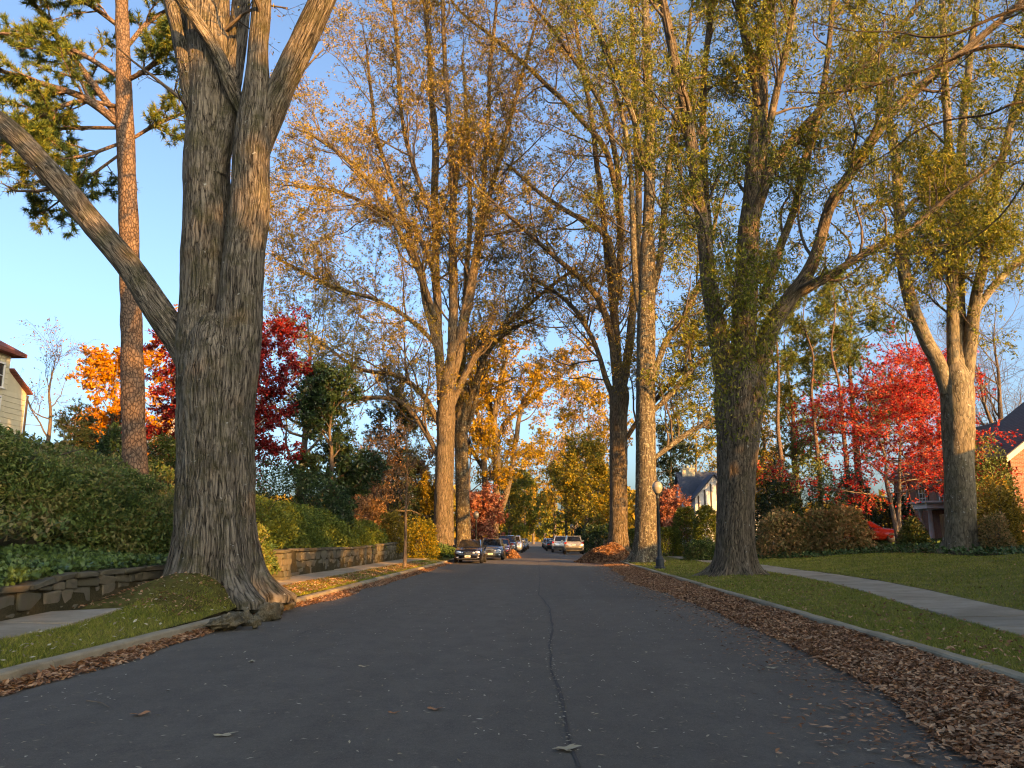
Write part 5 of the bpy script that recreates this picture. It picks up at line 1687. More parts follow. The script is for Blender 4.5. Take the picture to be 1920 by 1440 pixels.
MB().box(xr - 0.04, xr + 0.04, Yw + 0.01, Yw + 0.1, zg - 1, zs1 - 0.1).build('downpipe', M['timber'], h)
for k in range(22):
    zk = zg + 0.1 + k * 0.3
    for (ya_, yb_, top_) in ((Yf - 5.5, Yf - 0.05, zc - 0.32), (Yf + 0.05, Yw - 0.05, zs1 - 0.32)):
        if zk < top_:
            xo = xr if yb_ < Yf else xr - 0.05
            MB().add([(xo + 0.035, ya_, zk), (xo + 0.035, yb_, zk), (xo + 0.006, yb_, zk + 0.285), (xo + 0.006, ya_, zk + 0.285), (xo + 0.002, ya_, zk), (xo + 0.002, yb_, zk)],
                     [(0, 1, 2, 3), (4, 5, 1, 0)]).build('siding_board', M['cream_paint'], h)
for zk in (zc - 1.2, zc - 3.0):
    for yk in (Yf - 0.95, Yf - 3.2):
        window(h, '+x', (xr + 0.035, yk, zk), 0.8, 1.25, shutters=False, bars=(1, 1))

# brick house behind the shrubs on the left
Y = 78.0
xa, xb = at(708, 930, Y)[0], at(748, 930, Y)[0]
zr_ = at(712, 902, Y)[2]
h = thing('brick_house', 'small sunlit brick house with grey gable behind the left shrubs', 'house', (xa + 2, Y, 1.5))
walls(h, xa - 5, xa + 1.4, Y, Y + 8, 0.3, zr_ - 1.0, zr_ + 1.4, 'y', M['brick'])
gable_roof(h, xa - 5, xa + 1.4, Y, Y + 8, zr_ - 0.9, zr_ + 1.55, 'y', M['slate'], oh=0.4)
walls(h, xa + 1.41, xb + 0.6, Y + 1, Y + 7, 0.3, zr_ - 2.2, zr_ - 0.2, 'x', M['stucco'])
gable_roof(h, xa + 1.45, xb + 0.6, Y + 1, Y + 7, zr_ - 2.1, zr_ - 0.1, 'x', M['slate'], oh=0.3, name='wing_roof')
window(h, '-y', (xa - 0.6, Y - 0.01, zr_ - 2.4), 0.8, 1.4, shutters=False)
window(h, '-y', (xb - 0.6, Y + 0.99, zr_ - 3.4), 0.8, 1.3, shutters=False)
Y = 72.0
xg = at(285, 800, Y)[0]
zr_ = at(285, 768, Y)[2]
h = thing('gabled_house', 'grey house with white gable edge glimpsed through the crimson maple', 'house', (xg, Y, 3))
walls(h, xg - 1.5, xg + 7, Y, Y + 7, 2, zr_ - 2.6, zr_ + 0.3, 'y', M['stucco'])
gable_roof(h, xg - 1.5, xg + 7, Y, Y + 7, zr_ - 2.5, zr_ + 0.4, 'y', M['slate'], oh=0.4)
# unseen houses added out of frame so their roofs shade the near street
for (x_, y_, lab) in ((27, -7.5, 'unseen brick house added behind the camera on the right to shade the road'), (28, 25, 'unseen low brick house added outside the frame beyond the right lawn for shade'), (28, -23, 'unseen brick house added far behind the camera on the right for shade'), (29, 4.2, 'unseen brick house added level with the camera, outside the frame, for shade')):
    h = thing('brick_house', lab, 'house', (x_, y_, 1.0))
    lo = 2.4 if y_ == 25 else 0.0  # this added house is lower so the sun clears its ridge
    walls(h, x_ - 4.5, x_ + 4.5, y_ - 6.5, y_ + 6.5, 0.5, 6.6 - lo, 10.0 - lo, 'y', M['brick'])
    gable_roof(h, x_ - 4.5, x_ + 4.5, y_ - 6.5, y_ + 6.5, 6.7 - lo, 10.1 - lo, 'y', M['slate'], oh=0.45)
    for yy in (-4.5, -1.5, 1.5, 4.5):
        for zz in ((2.4, 5.0) if lo == 0 else (2.4,)):
            window(h, '-x', (x_ - 4.51, y_ + yy, zz), 0.95, 1.5)

# ------------------------------------------------------------------ cars (front towards -y)
def car_proto(kind, col, suv=False, front=True, L=4.6, W=1.78, H=1.42, name='sedan'):
    root = thing(name, 'x', 'car', (0, 0, 0))
    pm = col
    hw = W / 2
    # lower body: stations along y (0 front .. L rear): y, half width, z sill, z shoulder, z centre top
    if suv:
        stn = [(0.0, .80, .42, .70, .74), (0.08, .90, .32, .92, .97), (0.35, .97, .24, 1.02, 1.07), (1.15, 1.0, .24, 1.09, 1.14), (1.5, 1.0, .24, 1.10, 1.14), (3.2, 1.0, .24, 1.10, 1.13), (4.2, .98, .26, 1.12, 1.14), (4.52, .95, .34, 1.10, 1.12), (4.6, .88, .45, .95, .97)]
        cab = dict(y=(1.15, 2.0, 3.9, 4.5), zr=H)
    else:
        stn = [(0.0, .76, .34, .56, .60), (0.08, .88, .26, .70, .74), (0.35, .96, .20, .78, .83), (1.2, 1.0, .19, .88, .95), (1.6, 1.0, .19, .90, .95), (3.2, 1.0, .19, .92, .96), (4.1, .98, .21, .95, 1.0), (4.5, .93, .28, .92, .97), (4.6, .84, .40, .80, .84)]
        cab = dict(y=(1.3, 2.15, 3.25, 4.05), zr=H)
    k = L / 4.6
    V = []
    for (y, fw, zs, zh, zc_) in stn:
        ww = hw * fw
        pr = [(0, zs - .02), (ww * .8, zs), (ww * .97, zs + .1), (ww, zs + (zh - zs) * .45), (ww * .985, zs + (zh - zs) * .75), (ww * .94, zh - .03), (ww * .86, zh + .01), (ww * .45, zc_), (0, zc_ + .01)]
        pr = pr + [(-a, b) for a, b in pr[-2:0:-1]]
        V += [(a, y * k, b) for a, b in pr]
    m_ = 16
    n = len(stn)
    Q = [(i * m_ + j, (i + 1) * m_ + j, (i + 1) * m_ + (j + 1) % m_, i * m_ + (j + 1) % m_) for i in range(n - 1) for j in range(m_)]
    T = [(0, j, j + 1) for j in range(1, m_ - 1)] + [((n - 1) * m_, (n - 1) * m_ + j + 1, (n - 1) * m_ + j) for j in range(1, m_ - 1)]
    body = mk('body', V, [np.array(Q), np.array(T)], pm, root, smooth=True)
    # cabin
    ya, yb, yc_, yd = [q * k for q in cab['y']]
    zb = np.interp([ya, yb, yc_, yd], [s[0] * k for s in stn], [s[3] for s in stn]) - 0.02
    zr_ = H
    bw, rw = hw * .90, hw * .70
    rin = 0.05
    C = {}
    C['b'] = [(bw * .88, ya, zb[0] + .04), (bw, yb, zb[1]), (bw, yc_, zb[2]), (bw * .88, yd, zb[3] + .04)]
    C['r'] = [(rw * .92, yb - .12, zr_ - .07), (rw, yb + .25, zr_ - .015), (rw, yc_ - .2, zr_ - .015), (rw * .9, yc_ + .12 if not suv else yc_ + .3, zr_ - .08)]
    P8 = [np.array(q) for q in C['b']] + [np.array(q) for q in C['r']]
    Rv = [q for q in P8] + [q * np.array([-1, 1, 1]) for q in P8]
    top = [np.array([0, C['r'][1][1], zr_]), np.array([0, C['r'][2][1], zr_]), np.array([0, C['r'][0][1], zr_ - .045]), np.array([0, C['r'][3][1], zr_ - .055])]
    Rv = Rv + top
    q_ = [(4, 5, 16, 18), (5, 6, 17, 16), (6, 7, 19, 17), (18, 16, 13, 12), (16, 17, 14, 13), (17, 19, 15, 14), (0, 1, 5, 4), (1, 2, 6, 5), (2, 3, 7, 6), (9, 8, 12, 13), (10, 9, 13, 14), (11, 10, 14, 15), (8, 0, 4, 12), (3, 11, 15, 7)]
    mk('cabin', Rv, np.array(q_), pm, root, smooth=False)

    def pane(nm, quad, inset=.07, out=0.012):
        quad = np.array(quad); c = quad.mean(0)
        nr = unit(np.cross(quad[1] - quad[0], quad[2] - quad[0]))
        if np.dot(nr, c - np.array([0, (ya + yd) / 2, zb.mean()])) < 0: nr = -nr
        qn = c + (quad - c) * (1 - inset * 1.6) + nr * out
        bk_ = c + (quad - c) * (1 - inset * 1.6) - nr * 0.01
        mk(nm, np.concatenate([qn, bk_]), np.array([(0, 1, 2, 3), (7, 6, 5, 4), (0, 4, 5, 1), (1, 5, 6, 2), (2, 6, 7, 3), (3, 7, 4, 0)]), M['car_glass'], root, smooth=False)
    mir = np.array([-1, 1, 1])
    pane('windscreen', [P8[0], P8[0] * mir, P8[4] * mir, P8[4]], .05)
    pane('rear_window', [P8[3], P8[3] * mir, P8[7] * mir, P8[7]], .08)
    for s in (1, -1):
        mm = np.array([s, 1, 1])
        mid_b, mid_r = (P8[1] + P8[2]) / 2, (P8[5] + P8[6]) / 2
        pane('side_window', [P8[0] * .3 * mm + P8[1] * .7 * mm, mid_b * mm, mid_r * mm, P8[5] * mm], .06)
        pane('side_window', [mid_b * mm, P8[2] * .6 * mm + P8[3] * .4 * mm, P8[6] * mm, mid_r * mm], .06)
        MB().box(s * (hw * .96) - .0 if s > 0 else -hw * .96 - .2, hw * .96 + .2 if s > 0 else -hw * .96, ya + .2, ya + .32, zb[0] + .06, zb[0] + .2).build('mirror', pm, root)
    # wheels
    wr = .37 if suv else .32
    for yy in (.86 * k, 3.62 * k):
        for s in (1, -1):
            c = (s * (hw - .11), yy, wr)
            prof = [(wr * .6, -.1), (wr * .94, -.1), (wr, -.06), (wr, .06), (wr * .94, .1), (wr * .6, .1)]
            ty = MB().lathe(prof, c, 24, 'x').build('wheel', M['tyre'], root, smooth=True)
            sg = s
            MB().lathe([(wr * .62, .06 * sg), (wr * .6, .09 * sg), (wr * .2, .075 * sg), (0.001, .085 * sg)], c, 18, 'x').build('rim', M['rim'], ty, smooth=True)
    return root, dict(hw=hw, L=L, k=k, stn=stn)


def eye(parent, name, c, rx, rz, mat, out=-1, ring=None):
    th = np.linspace(0, 2 * math.pi, 16, endpoint=False)
    V = [(c[0] + rx * math.cos(a), c[1], c[2] + rz * math.sin(a)) for a in th] + [(c[0] + rx * .6 * math.cos(a), c[1] + out * .035, c[2] + rz * .6 * math.sin(a)) for a in th] + [(c[0], c[1] + out * .045, c[2])]
    Q = [(i, (i + 1) % 16, 16 + (i + 1) % 16, 16 + i) for i in range(16)]
    T = [(16 + i, 16 + (i + 1) % 16, 32) for i in range(16)]
    return mk(name, V, [np.array(Q), np.array(T)], mat, parent)


def sedan_front(root, d, grille='bars'):
    for s in (1, -1):
        eye(root, 'headlight', (s * .56, .045, .64), .15, .095, M['lens']); eye(root, 'headlight', (s * .34, .01, .615), .085, .07, M['lens'])
        eye(root, 'fog_light', (s * .6, .02, .36), .08, .045, M['lens'])
    g = MB().box(-.24, .24, -.035, .02, .50, .66).build('grille', M['black_trim'], root)
    for q in range(4): MB().box(-.225, .225, -.046, -.036, .52 + q * .034, .532 + q * .034).build('grille_bar', M['chrome'], g)
    MB().box(-.25, .25, -.048, -.02, .662, .68).build('grille_trim', M['chrome'], root)
    e = MB().lathe([(.075, -.012), (.085, -.012), (.085, .0), (.075, .0), (.075, -.012)], (0, -.05, .60), 18, 'y')
    for a in (90, 210, 330): e.bar((0, -.056, .60), (.078 * math.cos(R(a)), -.056, .60 + .078 * math.sin(R(a))), .016)
    e.build('emblem', M['chrome'], root)
    MB().box(-.6, .6, -.015, .05, .25, .33).build('air_intake', M['black_trim'], root)
    pl = MB().box(-.17, .17, -.06, -.03, .36, .47).build('number_plate', M['plate'], root)
    MB().box(-.12, .12, -.064, -.0605, .395, .43).build('plate_characters', M['plate_red'], pl)


def suv_rear(root, d):
    L = d['L']
    for s in (1, -1):
        MB().box(s * .78 - .1, s * .78 + .1, L - .11, L - .005, .92, 1.1).build('tail_light', M['tail_lens'], root)
        MB().bar((s * .6, 1.9, 1.70), (s * .6, 3.9, 1.70), .035, .045).build('roof_rail', M['chrome'], root)
    MB().box(-.75, .75, L - .06, L + .05, .42, .62).build('rear_bumper', M['black_trim'], root)
    MB().box(-.17, .17, L - .0, L + .012, .80, .92).build('number_plate', M['plate'], root)
    MB().box(-.06, .06, L - .02, L + .015, 1.0, 1.04).build('badge', M['chrome'], root)


def sedan_rear(root, d):
    L = d['L']
    for s in (1, -1): MB().box(s * .6 - .14, s * .6 + .14, L - .09, L + .005, .68, .80).build('tail_light', M['tail_lens'], root)
    MB().box(-.17, .17, L - .005, L + .012, .62, .73).build('number_plate', M['plate'], root)


def place(root, X, Y, rz, label, z=0.0):
    root.location = (X, Y, z); root.rotation_euler = (0, 0, rz); tag(root, label, 'car', 'cars parked along the street')
    return root


SOX = KL + 0.28
def park(kind, px_or_x, Y, color, label, side, suv=False, W=1.78, H=1.42, L=4.6, name='sedan', detail=True, x=None, z=0.0, rz=None):
    pm = paint(name + '_paint', color, 0.5 if max(color) > 0.08 else 0.15)
    root, d = car_proto(kind, pm, suv, W=W, H=H, L=L, name=name)
    sedan_front(root, d) if not suv else suv_front(root, d)
    suv_rear(root, d) if suv else sedan_rear(root, d)
    X = x if x is not None else ((KL + 0.32 + W / 2) if side < 0 else (KR - 0.35 - W / 2))
    if rz is None: rz = 0.0 if side < 0 else math.pi
    yy = Y if side < 0 or rz == 0 else Y + L
    return place(root, X, yy, rz, label, z)


def suv_front(root, d):
    for s in (1, -1): eye(root, 'headlight', (s * .6, .03, .82), .17, .09, M['lens'])
    g = MB().box(-.38, .38, -.02, .05, .58, .86).build('grille', M['black_trim'], root)
    for q in range(4): MB().box(-.36, .36, -.032, -.021, .61 + q * .06, .63 + q * .06).build('grille_bar', M['chrome'], g)
    pl = MB().box(-.17, .17, -.05, -.02, .44, .55).build('number_plate', M['plate'], root)


park('sedan', 0, 48.0, (0.006, 0.006, 0.010), 'black sedan with round twin headlights parked first on the left', -1, W=1.74, H=1.40, x=-4.18)
park('sedan', 0, 55.6, (0.13, 0.16, 0.19), 'blue-grey silver sedan parked behind the black sedan', -1, W=1.8, H=1.46, x=-3.30, name='sedan')
park('sedan', 0, 63.5, (0.30, 0.02, 0.02), 'red car behind the silver sedan, lit by the sun', -1, W=1.76, H=1.42, x=-3.05)
park('suv', 0, 71.5, (0.05, 0.055, 0.06), 'dark grey SUV behind the red car', -1, suv=True, H=1.72, W=1.85, x=-2.85, name='suv')
park('suv', 0, 79.5, (0.62, 0.62, 0.60), 'white SUV in the left row behind the grey SUV', -1, suv=True, H=1.70, W=1.85, x=-2.5, name='suv')
park('sedan', 0, 88.0, (0.02, 0.035, 0.07), 'dark blue sedan in the middle of the left row', -1, x=-2.35)
park('sedan', 0, 97.0, (0.45, 0.47, 0.5), 'pale silver sedan far along the left row', -1, x=-2.3)
park('sedan', 0, 108.0, (0.04, 0.045, 0.05), 'last dark sedan of the left row', -1, x=-2.2)
park('suv', 0, 74.0, (0.52, 0.48, 0.40), 'silver SUV glowing gold in the sun, first on the right', 1, suv=True, W=1.86, H=1.70, x=3.2, name='suv')
park('suv', 0, 83.0, (0.62, 0.63, 0.62), 'white SUV parked in front of the gold-lit SUV', 1, suv=True, W=1.86, H=1.70, x=2.25, name='suv')
park('sedan', 0, 92.5, (0.02, 0.02, 0.022), 'black sedan beyond the white SUV on the right', 1, x=1.7)
park('sedan', 0, 102.0, (0.18, 0.19, 0.2), 'grey sedan beyond the black sedan on the right', 1, x=1.6)
park('sedan', 0, 113.0, (0.03, 0.03, 0.035), 'small dark sedan far down the right row', 1, x=1.5)
park('sedan', 0, 128.0, (0.3, 0.31, 0.32), 'farthest pale sedan of the right row', 1, x=1.4)
o = park('sedan', 0, 56.0, (0.16, 0.014, 0.012), 'red car in the driveway behind the maple trunk', 1, x=23.3, z=float(gz(23.3, 52)) + 0.02, rz=R(62))
o["group"] = 'cars standing in driveways'; o.location = (22.6, 50.5, float(gz(24, 51.5)) + 0.05)

# ------------------------------------------------------------------ street lamps
def street_lamp(label, X, Y, zt):
    zb = float(gz(X, Y))
    root = thing('street_lamp', label, 'street lamp', (X, Y, zb), 'globe street lamps')
    H = zt - zb
    MB().lathe([(.24, zb - .05), (.24, zb + .07), (.19, zb + .1), (.18, zb + .42), (.12, zb + .52), (.10, zb + .56)], (X, Y, 0), 16).build('base', M['lamp_iron'], root, smooth=False)
    MB().lathe([(.098, zb + .56), (.085, zb + .9), (.066, zb + H - .85), (.09, zb + H - .83), (.09, zb + H - .79), (.06, zb + H - .75), (.06, zb + H - .68), (.14, zb + H - .60)], (X, Y, 0), 16).build('post', M['lamp_iron'], root, smooth=True)
    MB().lathe([(.11, zb + H - .598), (.19, zb + H - .50), (.235, zb + H - .36), (.225, zb + H - .24), (.17, zb + H - .13), (.10, zb + H - .075)], (X, Y, 0), 20).build('globe', M['globe'], root, smooth=True)
    MB().lathe([(.115, zb + H - .085), (.09, zb + H - .05), (.03, zb + H - .02), (.012, zb + H + .05), (.001, zb + H + .09)], (X, Y, 0), 14).build('finial', M['lamp_iron'], root, smooth=True)
    return root


q = at(1232, 900, 36.5); street_lamp('dark globe street lamp before the lichen-spotted willow oak', q[0], 36.5, q[2])
q = at(893, 958, 66); street_lamp('sunlit globe street lamp behind the black sedan roof', q[0], 66, q[2])
q = at(1072, 982, 96); street_lamp('far globe street lamp above the gold-lit SUV', q[0], 96, q[2])
# ------------------------------------------------------------------ fallen leaves and grass
def litter(name, label, cat, X, Y, z, L, wd, mat, kind='stuff', parent=None, tilt=0.35, lod=True):
    n = len(X)
    p = np.stack([X, Y, z], -1)
    a = rng.uniform(0, 2 * math.pi, n)
    d = np.stack([np.cos(a), np.sin(a), rng.normal(0, tilt, n)], -1); d = unit(d)
    nr = unit(np.stack([rng.normal(0, tilt, n), rng.normal(0, tilt, n), np.ones(n)], -1))
    s = unit(np.cross(d, nr))
    nr = np.cross(s, d)
    l = (L * rng.uniform(0.6, 1.35, n))[:, None]; ww = (wd * rng.uniform(0.6, 1.35, n))[:, None]
    cu = (rng.uniform(-0.1, 0.3, n))[:, None] * ww
    # six-point leaf folded along its midrib
    if lod:
        V = np.stack([p - d * l * .5, p + s * ww * .5 + nr * cu, p + d * l * .5 + nr * cu * .6, p - s * ww * .5 + nr * cu], 1).reshape(-1, 3)
        i = np.arange(n)[:, None] * 4
        Fq = np.concatenate([i, i + 1, i + 2, i + 3], 1)
        o = mk(name, V, Fq, mat, parent, smooth=False)
        if parent is None: tag(o, label, cat, kind=kind)
        elif kind: o['kind'] = kind
        return o
    V = np.stack([p - d * l * .5, p - d * l * .12 + s * ww * .5 + nr * cu, p + d * l * .22 + s * ww * .42 + nr * cu, p + d * l * .5 + nr * cu * .6, p + d * l * .22 - s * ww * .42 + nr * cu, p - d * l * .12 - s * ww * .5 + nr * cu], 1).reshape(-1, 3)
    i = np.arange(n)[:, None] * 6
    Fq = np.concatenate([np.concatenate([i, i + 1, i + 2, i + 3], 1), np.concatenate([i, i + 3, i + 4, i + 5], 1)])
    o = mk(name, V, Fq, mat, parent, smooth=False)
    if parent is None: tag(o, label, cat, kind=kind)
    elif kind: o['kind'] = kind
    return o


def strip_in(Y):
    return 3.55 + 0.22 * fbm(np.stack([Y * 0.35, Y * 0, Y * 0 + 5], -1), 3) - 0.55 * np.exp(-((Y - 6.0) / 1.6) ** 2) - 0.3 * np.exp(-((Y - 27) / 5) ** 2)


def strip_z(X, Y):
    a = strip_in(Y)
    u = np.clip((X - a) / np.maximum(KR - a, 0.1), 0, 1)
    return 0.015 + (0.075 + 0.03 * fbm(np.stack([X * 2, Y * 1.2, X * 0], -1), 3)) * np.sin(np.clip(u * 1.25, 0, 1) * math.pi / 2) ** 0.8 - 0.015 * u


heap = sheet('leaf_drift', np.linspace(0, 1, 14), np.concatenate([np.arange(3.5, 30, 0.2), np.arange(30, 49, 0.6)]), lambda X, Y: strip_z(X, Y) - 0.012, M['litter_base'], kind='stuff',
             warp=lambda u, Y: strip_in(Y) + u * (KR + 0.004 - strip_in(Y)))
tag(heap, 'thick band of brown leaves in the right gutter', 'fallen leaves')
n = 66000
Yr = 4.0 + 45 * rng.random(n) ** 1.9
Xr = strip_in(Yr) - 0.14 + rng.random(n) ** 0.9 * (KR - strip_in(Yr) + 0.14)
zr2 = strip_z(Xr, Yr) + rng.random(n) * 0.03
for (nm_, sel, ld_) in (('leaf_layer', Yr < 7.5, False), ('far_leaf_layer', Yr >= 7.5, True)):
    litter(nm_, None, None, Xr[sel], Yr[sel], zr2[sel], 0.072, 0.034, M['litter_leaf'], parent=heap, lod=ld_)
n = 4200                                                   # stragglers over the edge and onto the kerb
Yr = 4.0 + 45 * rng.random(n) ** 1.6
Xr = strip_in(Yr) - 0.1 - np.abs(rng.normal(0, 0.5, n))
litter('stray_leaf_layer', None, None, Xr, Yr, np.full(n, 0.018), 0.075, 0.03, M['litter_leaf'], parent=heap, tilt=0.15)

n = 15000                                                  # left gutter
Yl = 4.5 + 44 * rng.random(n) ** 1.6
wl_ = 0.34 + 0.18 * fbm(np.stack([Yl * 0.5, Yl * 0, Yl * 0 + 2], -1), 2)
wl_ = np.where((Yl > 15) & (Yl < 18), 0.12, wl_)
Xl = KL + 0.02 + np.abs(rng.random(n) ** 1.5) * np.maximum(wl_, 0.08)
zl = 0.012 + 0.07 * np.clip(1 - (Xl - KL) / np.maximum(wl_, 0.1), 0, 1) * rng.random(n)
litter('leaf_trail', 'thin trail of brown leaves along the left gutter', 'fallen leaves', Xl, Yl, zl, 0.085, 0.038, M['litter_leaf'])

n = 5200                                                   # pale flecks all over the carriageway
Yf = 4.2 + 46 * rng.random(n) ** 1.7
Xf = rng.uniform(KL + 0.3, 3.4, n)
k_ = rng.random(n) < 0.45 + 0.55 * (vnoise(np.stack([Xf * 0.6, Yf * 0.4, Xf * 0], -1)) > 0)
litter('leaf_flecks', 'tiny pale leaves and flecks strewn over the road', 'leaf litter', Xf[k_], Yf[k_], np.full(k_.sum(), 0.014) + 0.012 * fbm(np.stack([Xf[k_] * 0.3, Yf[k_] * 0.12, Xf[k_] * 0], -1), 2), 0.05, 0.017, M['pale_leaf'], tilt=0.12)
jt = np.array([G(1085, 1440), G(1056, 1350), G(1042, 1280), G(1030, 1230), G(1034, 1175)])
tt = rng.random(170) ** 0.8
xi = np.interp(tt, np.linspace(0, 1, 5), jt[:, 0]) + rng.normal(0, 0.03, 170); yi = np.interp(tt, np.linspace(0, 1, 5), jt[:, 1])
litter('seed_flecks', 'pale seeds caught in the tarred road joint', 'leaf litter', xi, yi, np.full(170, 0.018), 0.035, 0.014, M['pale_leaf'], tilt=0.1)


def on_verge(n, side):
    Y = 6 + 42 * rng.random(n) ** 1.5
    if side < 0: X = rng.uniform(-6.7, KL - 0.18, n)
    elif side == 1: X = KR + 0.18 + rng.random(n) * (path_r(Y) - KR - 0.2)
    else: X = path_r(Y) + 1.55 + rng.random(n) * 10; 
    return X, Y


for (sd, cnt, nm, lab) in ((-1, 700, 'verge_leaves', 'pale leaves scattered on the left grass verge'), (1, 2200, 'verge_leaves', 'leaves scattered on the right grass verge'), (2, 1800, 'lawn_leaves', 'leaves dotted over the right lawn')):
    X, Y = on_verge(cnt, sd)
    ok = X < bed_edge(Y) - 0.3
    X, Y = X[ok], Y[ok]
    litter(nm, lab, 'fallen leaves', X, Y, gz(X, Y) + 0.05, 0.07, 0.034, M['pale_leaf'] if sd < 0 else M['litter_leaf'])
X, Y = rng.uniform(-6.7, -5.7, 3500), 19 + 24 * rng.random(3500)
litter('verge_leaves', 'dense tan leaves on the verge beyond the huge oak', 'fallen leaves', X, Y, gz(X, Y) + 0.04, 0.09, 0.05, M['litter_leaf'])


def grass(name, label, X, Y, zoff, h, wd):
    n = len(X)
    z = gz(X, Y) + zoff
    a = rng.uniform(0, math.pi, n)
    sc = np.clip(Y / 14, 0.8, 2.2)
    s = np.stack([np.cos(a), np.sin(a), 0 * a], -1) * (wd * sc * rng.uniform(0.6, 1.3, n))[:, None] / 2
    p = np.stack([X, Y, z], -1)
    tip = p + np.stack([rng.normal(0, 0.55, n), rng.normal(0, 0.55, n), np.ones(n)], -1) * (h * rng.uniform(0.5, 1.25, n))[:, None]
    V = np.stack([p - s, p + s, tip], 1).reshape(-1, 3)
    return tag(mk(name, V, np.arange(3 * n).reshape(-1, 3), M['grass'], None, smooth=False), label, 'grass', kind='stuff')


def moundless(X, Y):
    return rng.random(len(X)) > 0.45 * np.exp(-((X + 6.6) / 1.1) ** 2 - ((Y - 16.1) / 1.9) ** 2)


n = 52000
Y = 5 + 40 * rng.random(n) ** 1.7; X = rng.uniform(-6.74, KL - 0.175, n)
k_ = moundless(X, Y)
grass('grass_left', 'short mown grass of the left verge below the huge oak', X[k_], Y[k_], 0.0, 0.055, 0.012)
n = 46000
Y = 7 + 42 * rng.random(n) ** 1.6; X = KR + 0.18 + rng.random(n) * (path_r(Y) - KR - 0.19)
grass('grass_right', 'short mown grass of the right verge between kerb and path', X, Y, 0.0, 0.05, 0.012)
n = 64000
Y = 9 + 38 * rng.random(n) ** 1.1; X = path_r(Y) + 1.52 + rng.random(n) * np.clip(bed_edge(Y) - path_r(Y) - 1.55, 0.05, 14)
grass('grass_lawn', 'green mown grass of the right lawn', X, Y, 0.02, 0.055, 0.017)

# mossy skin on the mound below the huge oak
uu = np.linspace(-1, 1, 30)
Xg, Yg = np.meshgrid(-6.76 + 1.15 * uu, 16.0 + 2.9 * uu)
rr2 = np.abs((Xg + 6.76) / 1.15) ** 3 + ((Yg - 16.0) / 2.9) ** 2
Z = gz(Xg, Yg) + 0.03 * np.clip(1.0 - rr2, -1.0, 1) + 0.03 * fbm(np.stack([Xg * 2.5, Yg * 2.5, Xg * 0], -1), 3)
i = np.arange(29)[:, None] * 30 + np.arange(29)
Fq = np.stack([i, i + 1, i + 31, i + 30], -1).reshape(-1, 4)
Fq = Fq[rr2.reshape(-1)[Fq].min(1) < 1.0]
tag(mk('moss', np.stack([Xg, Yg, Z], -1).reshape(-1, 3), Fq, M['moss']), 'olive moss skin over the mound below the huge oak', 'moss', kind='stuff')

X, Y = rng.uniform(-7.6, -5.8, 700), rng.uniform(13.2, 18.6, 700)
litter('mound_leaves', 'brown leaves strewn over the mossy mound', 'fallen leaves', X, Y, gz(X, Y) + 0.05, 0.075, 0.036, M['litter_leaf'])

# leaf heaps
def leaf_heap(label, X, Y, rx, ry, h, n, mat):
    root = thing('leaf_heap', label, 'leaf heap', (X, Y, 0))
    th = np.linspace(0, 2 * math.pi, 40, endpoint=False); r = np.linspace(0.02, 1, 14)
    A, B = np.meshgrid(th, r)
    prof = lambda rr: np.cos(np.clip(rr, 0, 1) * math.pi / 2) ** 1.15
    xx, yy = X + B * np.cos(A) * rx, Y + B * np.sin(A) * ry
    zz = h * prof(B) * (1 + 0.25 * fbm(np.stack([xx * 0.8, yy * 0.8, xx * 0], -1), 3)) - 0.02
    i = np.arange(13)[:, None] * 40 + np.arange(40); j = np.arange(13)[:, None] * 40 + (np.arange(40) + 1) % 40
    mk('leaf_core', np.stack([xx, yy, zz], -1).reshape(-1, 3), np.stack([i, j, j + 40, i + 40], -1).reshape(-1, 4), M['litter_base'], root)
    q = np.sqrt(rng.random(n)) * 1.06; a = rng.uniform(0, 2 * math.pi, n)
    xx, yy = X + q * np.cos(a) * rx, Y + q * np.sin(a) * ry
    zz = h * prof(q) * (1 + 0.25 * fbm(np.stack([xx * 0.8, yy * 0.8, xx * 0], -1), 3)) + 0.02
    litter('leaf_layer', None, None, xx, yy, zz, 0.15, 0.08, mat, parent=root, tilt=0.5)


q = at(1142, 1040, 50.5)
leaf_heap('big brown heap of raked leaves on the right edge of the road', 4.3, 51.0, 2.0, 2.6, 1.05, 7000, M['litter_leaf'])
leaf_heap('sunlit orange heap of leaves beside the red car', -2.0, 61.5, 0.65, 1.6, 0.55, 1500, M['litter_leaf'])

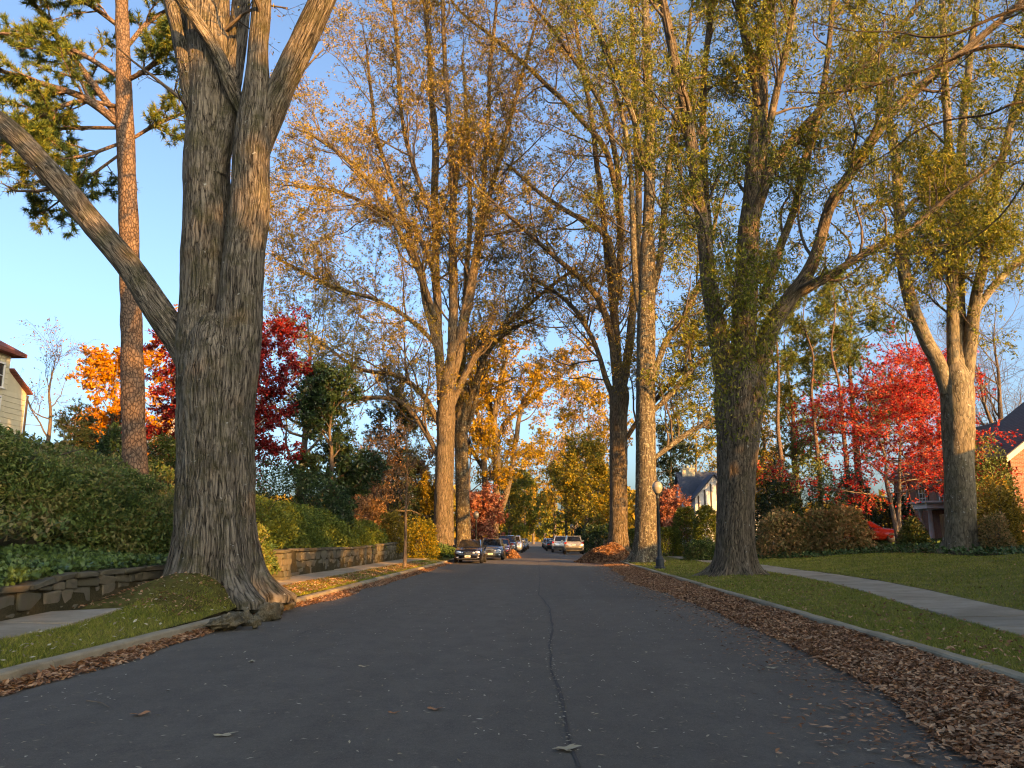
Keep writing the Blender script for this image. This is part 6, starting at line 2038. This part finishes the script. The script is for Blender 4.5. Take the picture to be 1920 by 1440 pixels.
# single leaves and sticks that stand out on the near road
def lobed_leaf(label, px, py, size, mat, lift=0.02):
    g = G(px, py)
    root_z = 0.012
    n = 22
    a = np.linspace(0, 2 * math.pi, n, endpoint=False)
    rad = size * (0.36 + 0.12 * np.cos(5 * a) + 0.05 * np.cos(9 * a + 1))
    ph = rng.uniform(0, 6.28)
    x, y = rad * np.cos(a) * 1.35, rad * np.sin(a) * 0.75
    xr_, yr_ = x * math.cos(ph) - y * math.sin(ph), x * math.sin(ph) + y * math.cos(ph)
    z = 0.35 * lift * (1 + np.cos(2 * a)) + 0.004
    V = np.concatenate([np.stack([xr_, yr_, z], -1), [[0, 0, 0.004]]]) + np.array([g[0], g[1], root_z])
    T = [(i, (i + 1) % n, n) for i in range(n)]
    o = mk('fallen_leaf', V, np.array(T), mat, None, smooth=False)
    return tag(o, label, 'leaf', 'single fallen leaves on the road')


lobed_leaf('large tan oak leaf lying on the tarred joint in the near road', 1062, 1407, 0.20, M['pale_leaf'])
lobed_leaf('curled brown leaf on the road below the left kerb trail', 262, 1343, 0.15, M['litter_leaf'], 0.03)
lobed_leaf('grey curled leaf on the road at lower left centre', 420, 1382, 0.16, M['pale_leaf'], 0.02)
lobed_leaf('small curled leaf on the road left of the tarred joint', 815, 1333, 0.13, M['litter_leaf'], 0.025)
lobed_leaf('small dark leaf left of the curled one near the joint', 738, 1340, 0.10, M['litter_leaf'], 0.02)
lobed_leaf('pale leaf on the road in front of the huge oak', 472, 1243, 0.12, M['pale_leaf'], 0.02)
lobed_leaf('small leaf in the middle of the left lane', 682, 1252, 0.12, M['pale_leaf'], 0.02)
lobed_leaf('leaf near the edge of the brown leaf band', 1447, 1255, 0.13, M['pale_leaf'], 0.02)


def stick(label, a, b, r=0.007):
    g0, g1 = G(*a), G(*b)
    pts = [[g0[0], g0[1], 0.02, r], [(g0[0] + g1[0]) / 2 + 0.02, (g0[1] + g1[1]) / 2 + 0.015, 0.028, r * .85], [g1[0], g1[1], 0.02, r * .6]]
    s = spline(pts, 12)
    v, q, b_ = tubes(s[None, :, :3], s[None, :, 3], 6, 0.1)
    return tag(mk('stick', v, q, M['twig']), label, 'stick', 'sticks on the road')


stick('thin stick on the near road below the left leaf trail', (162, 1318), (204, 1330))
stick('pale stick beside the right leaf band', (1536, 1277), (1582, 1282))
stick('long thin stick on the road near the right leaf band', (1532, 1325), (1585, 1341), 0.005)
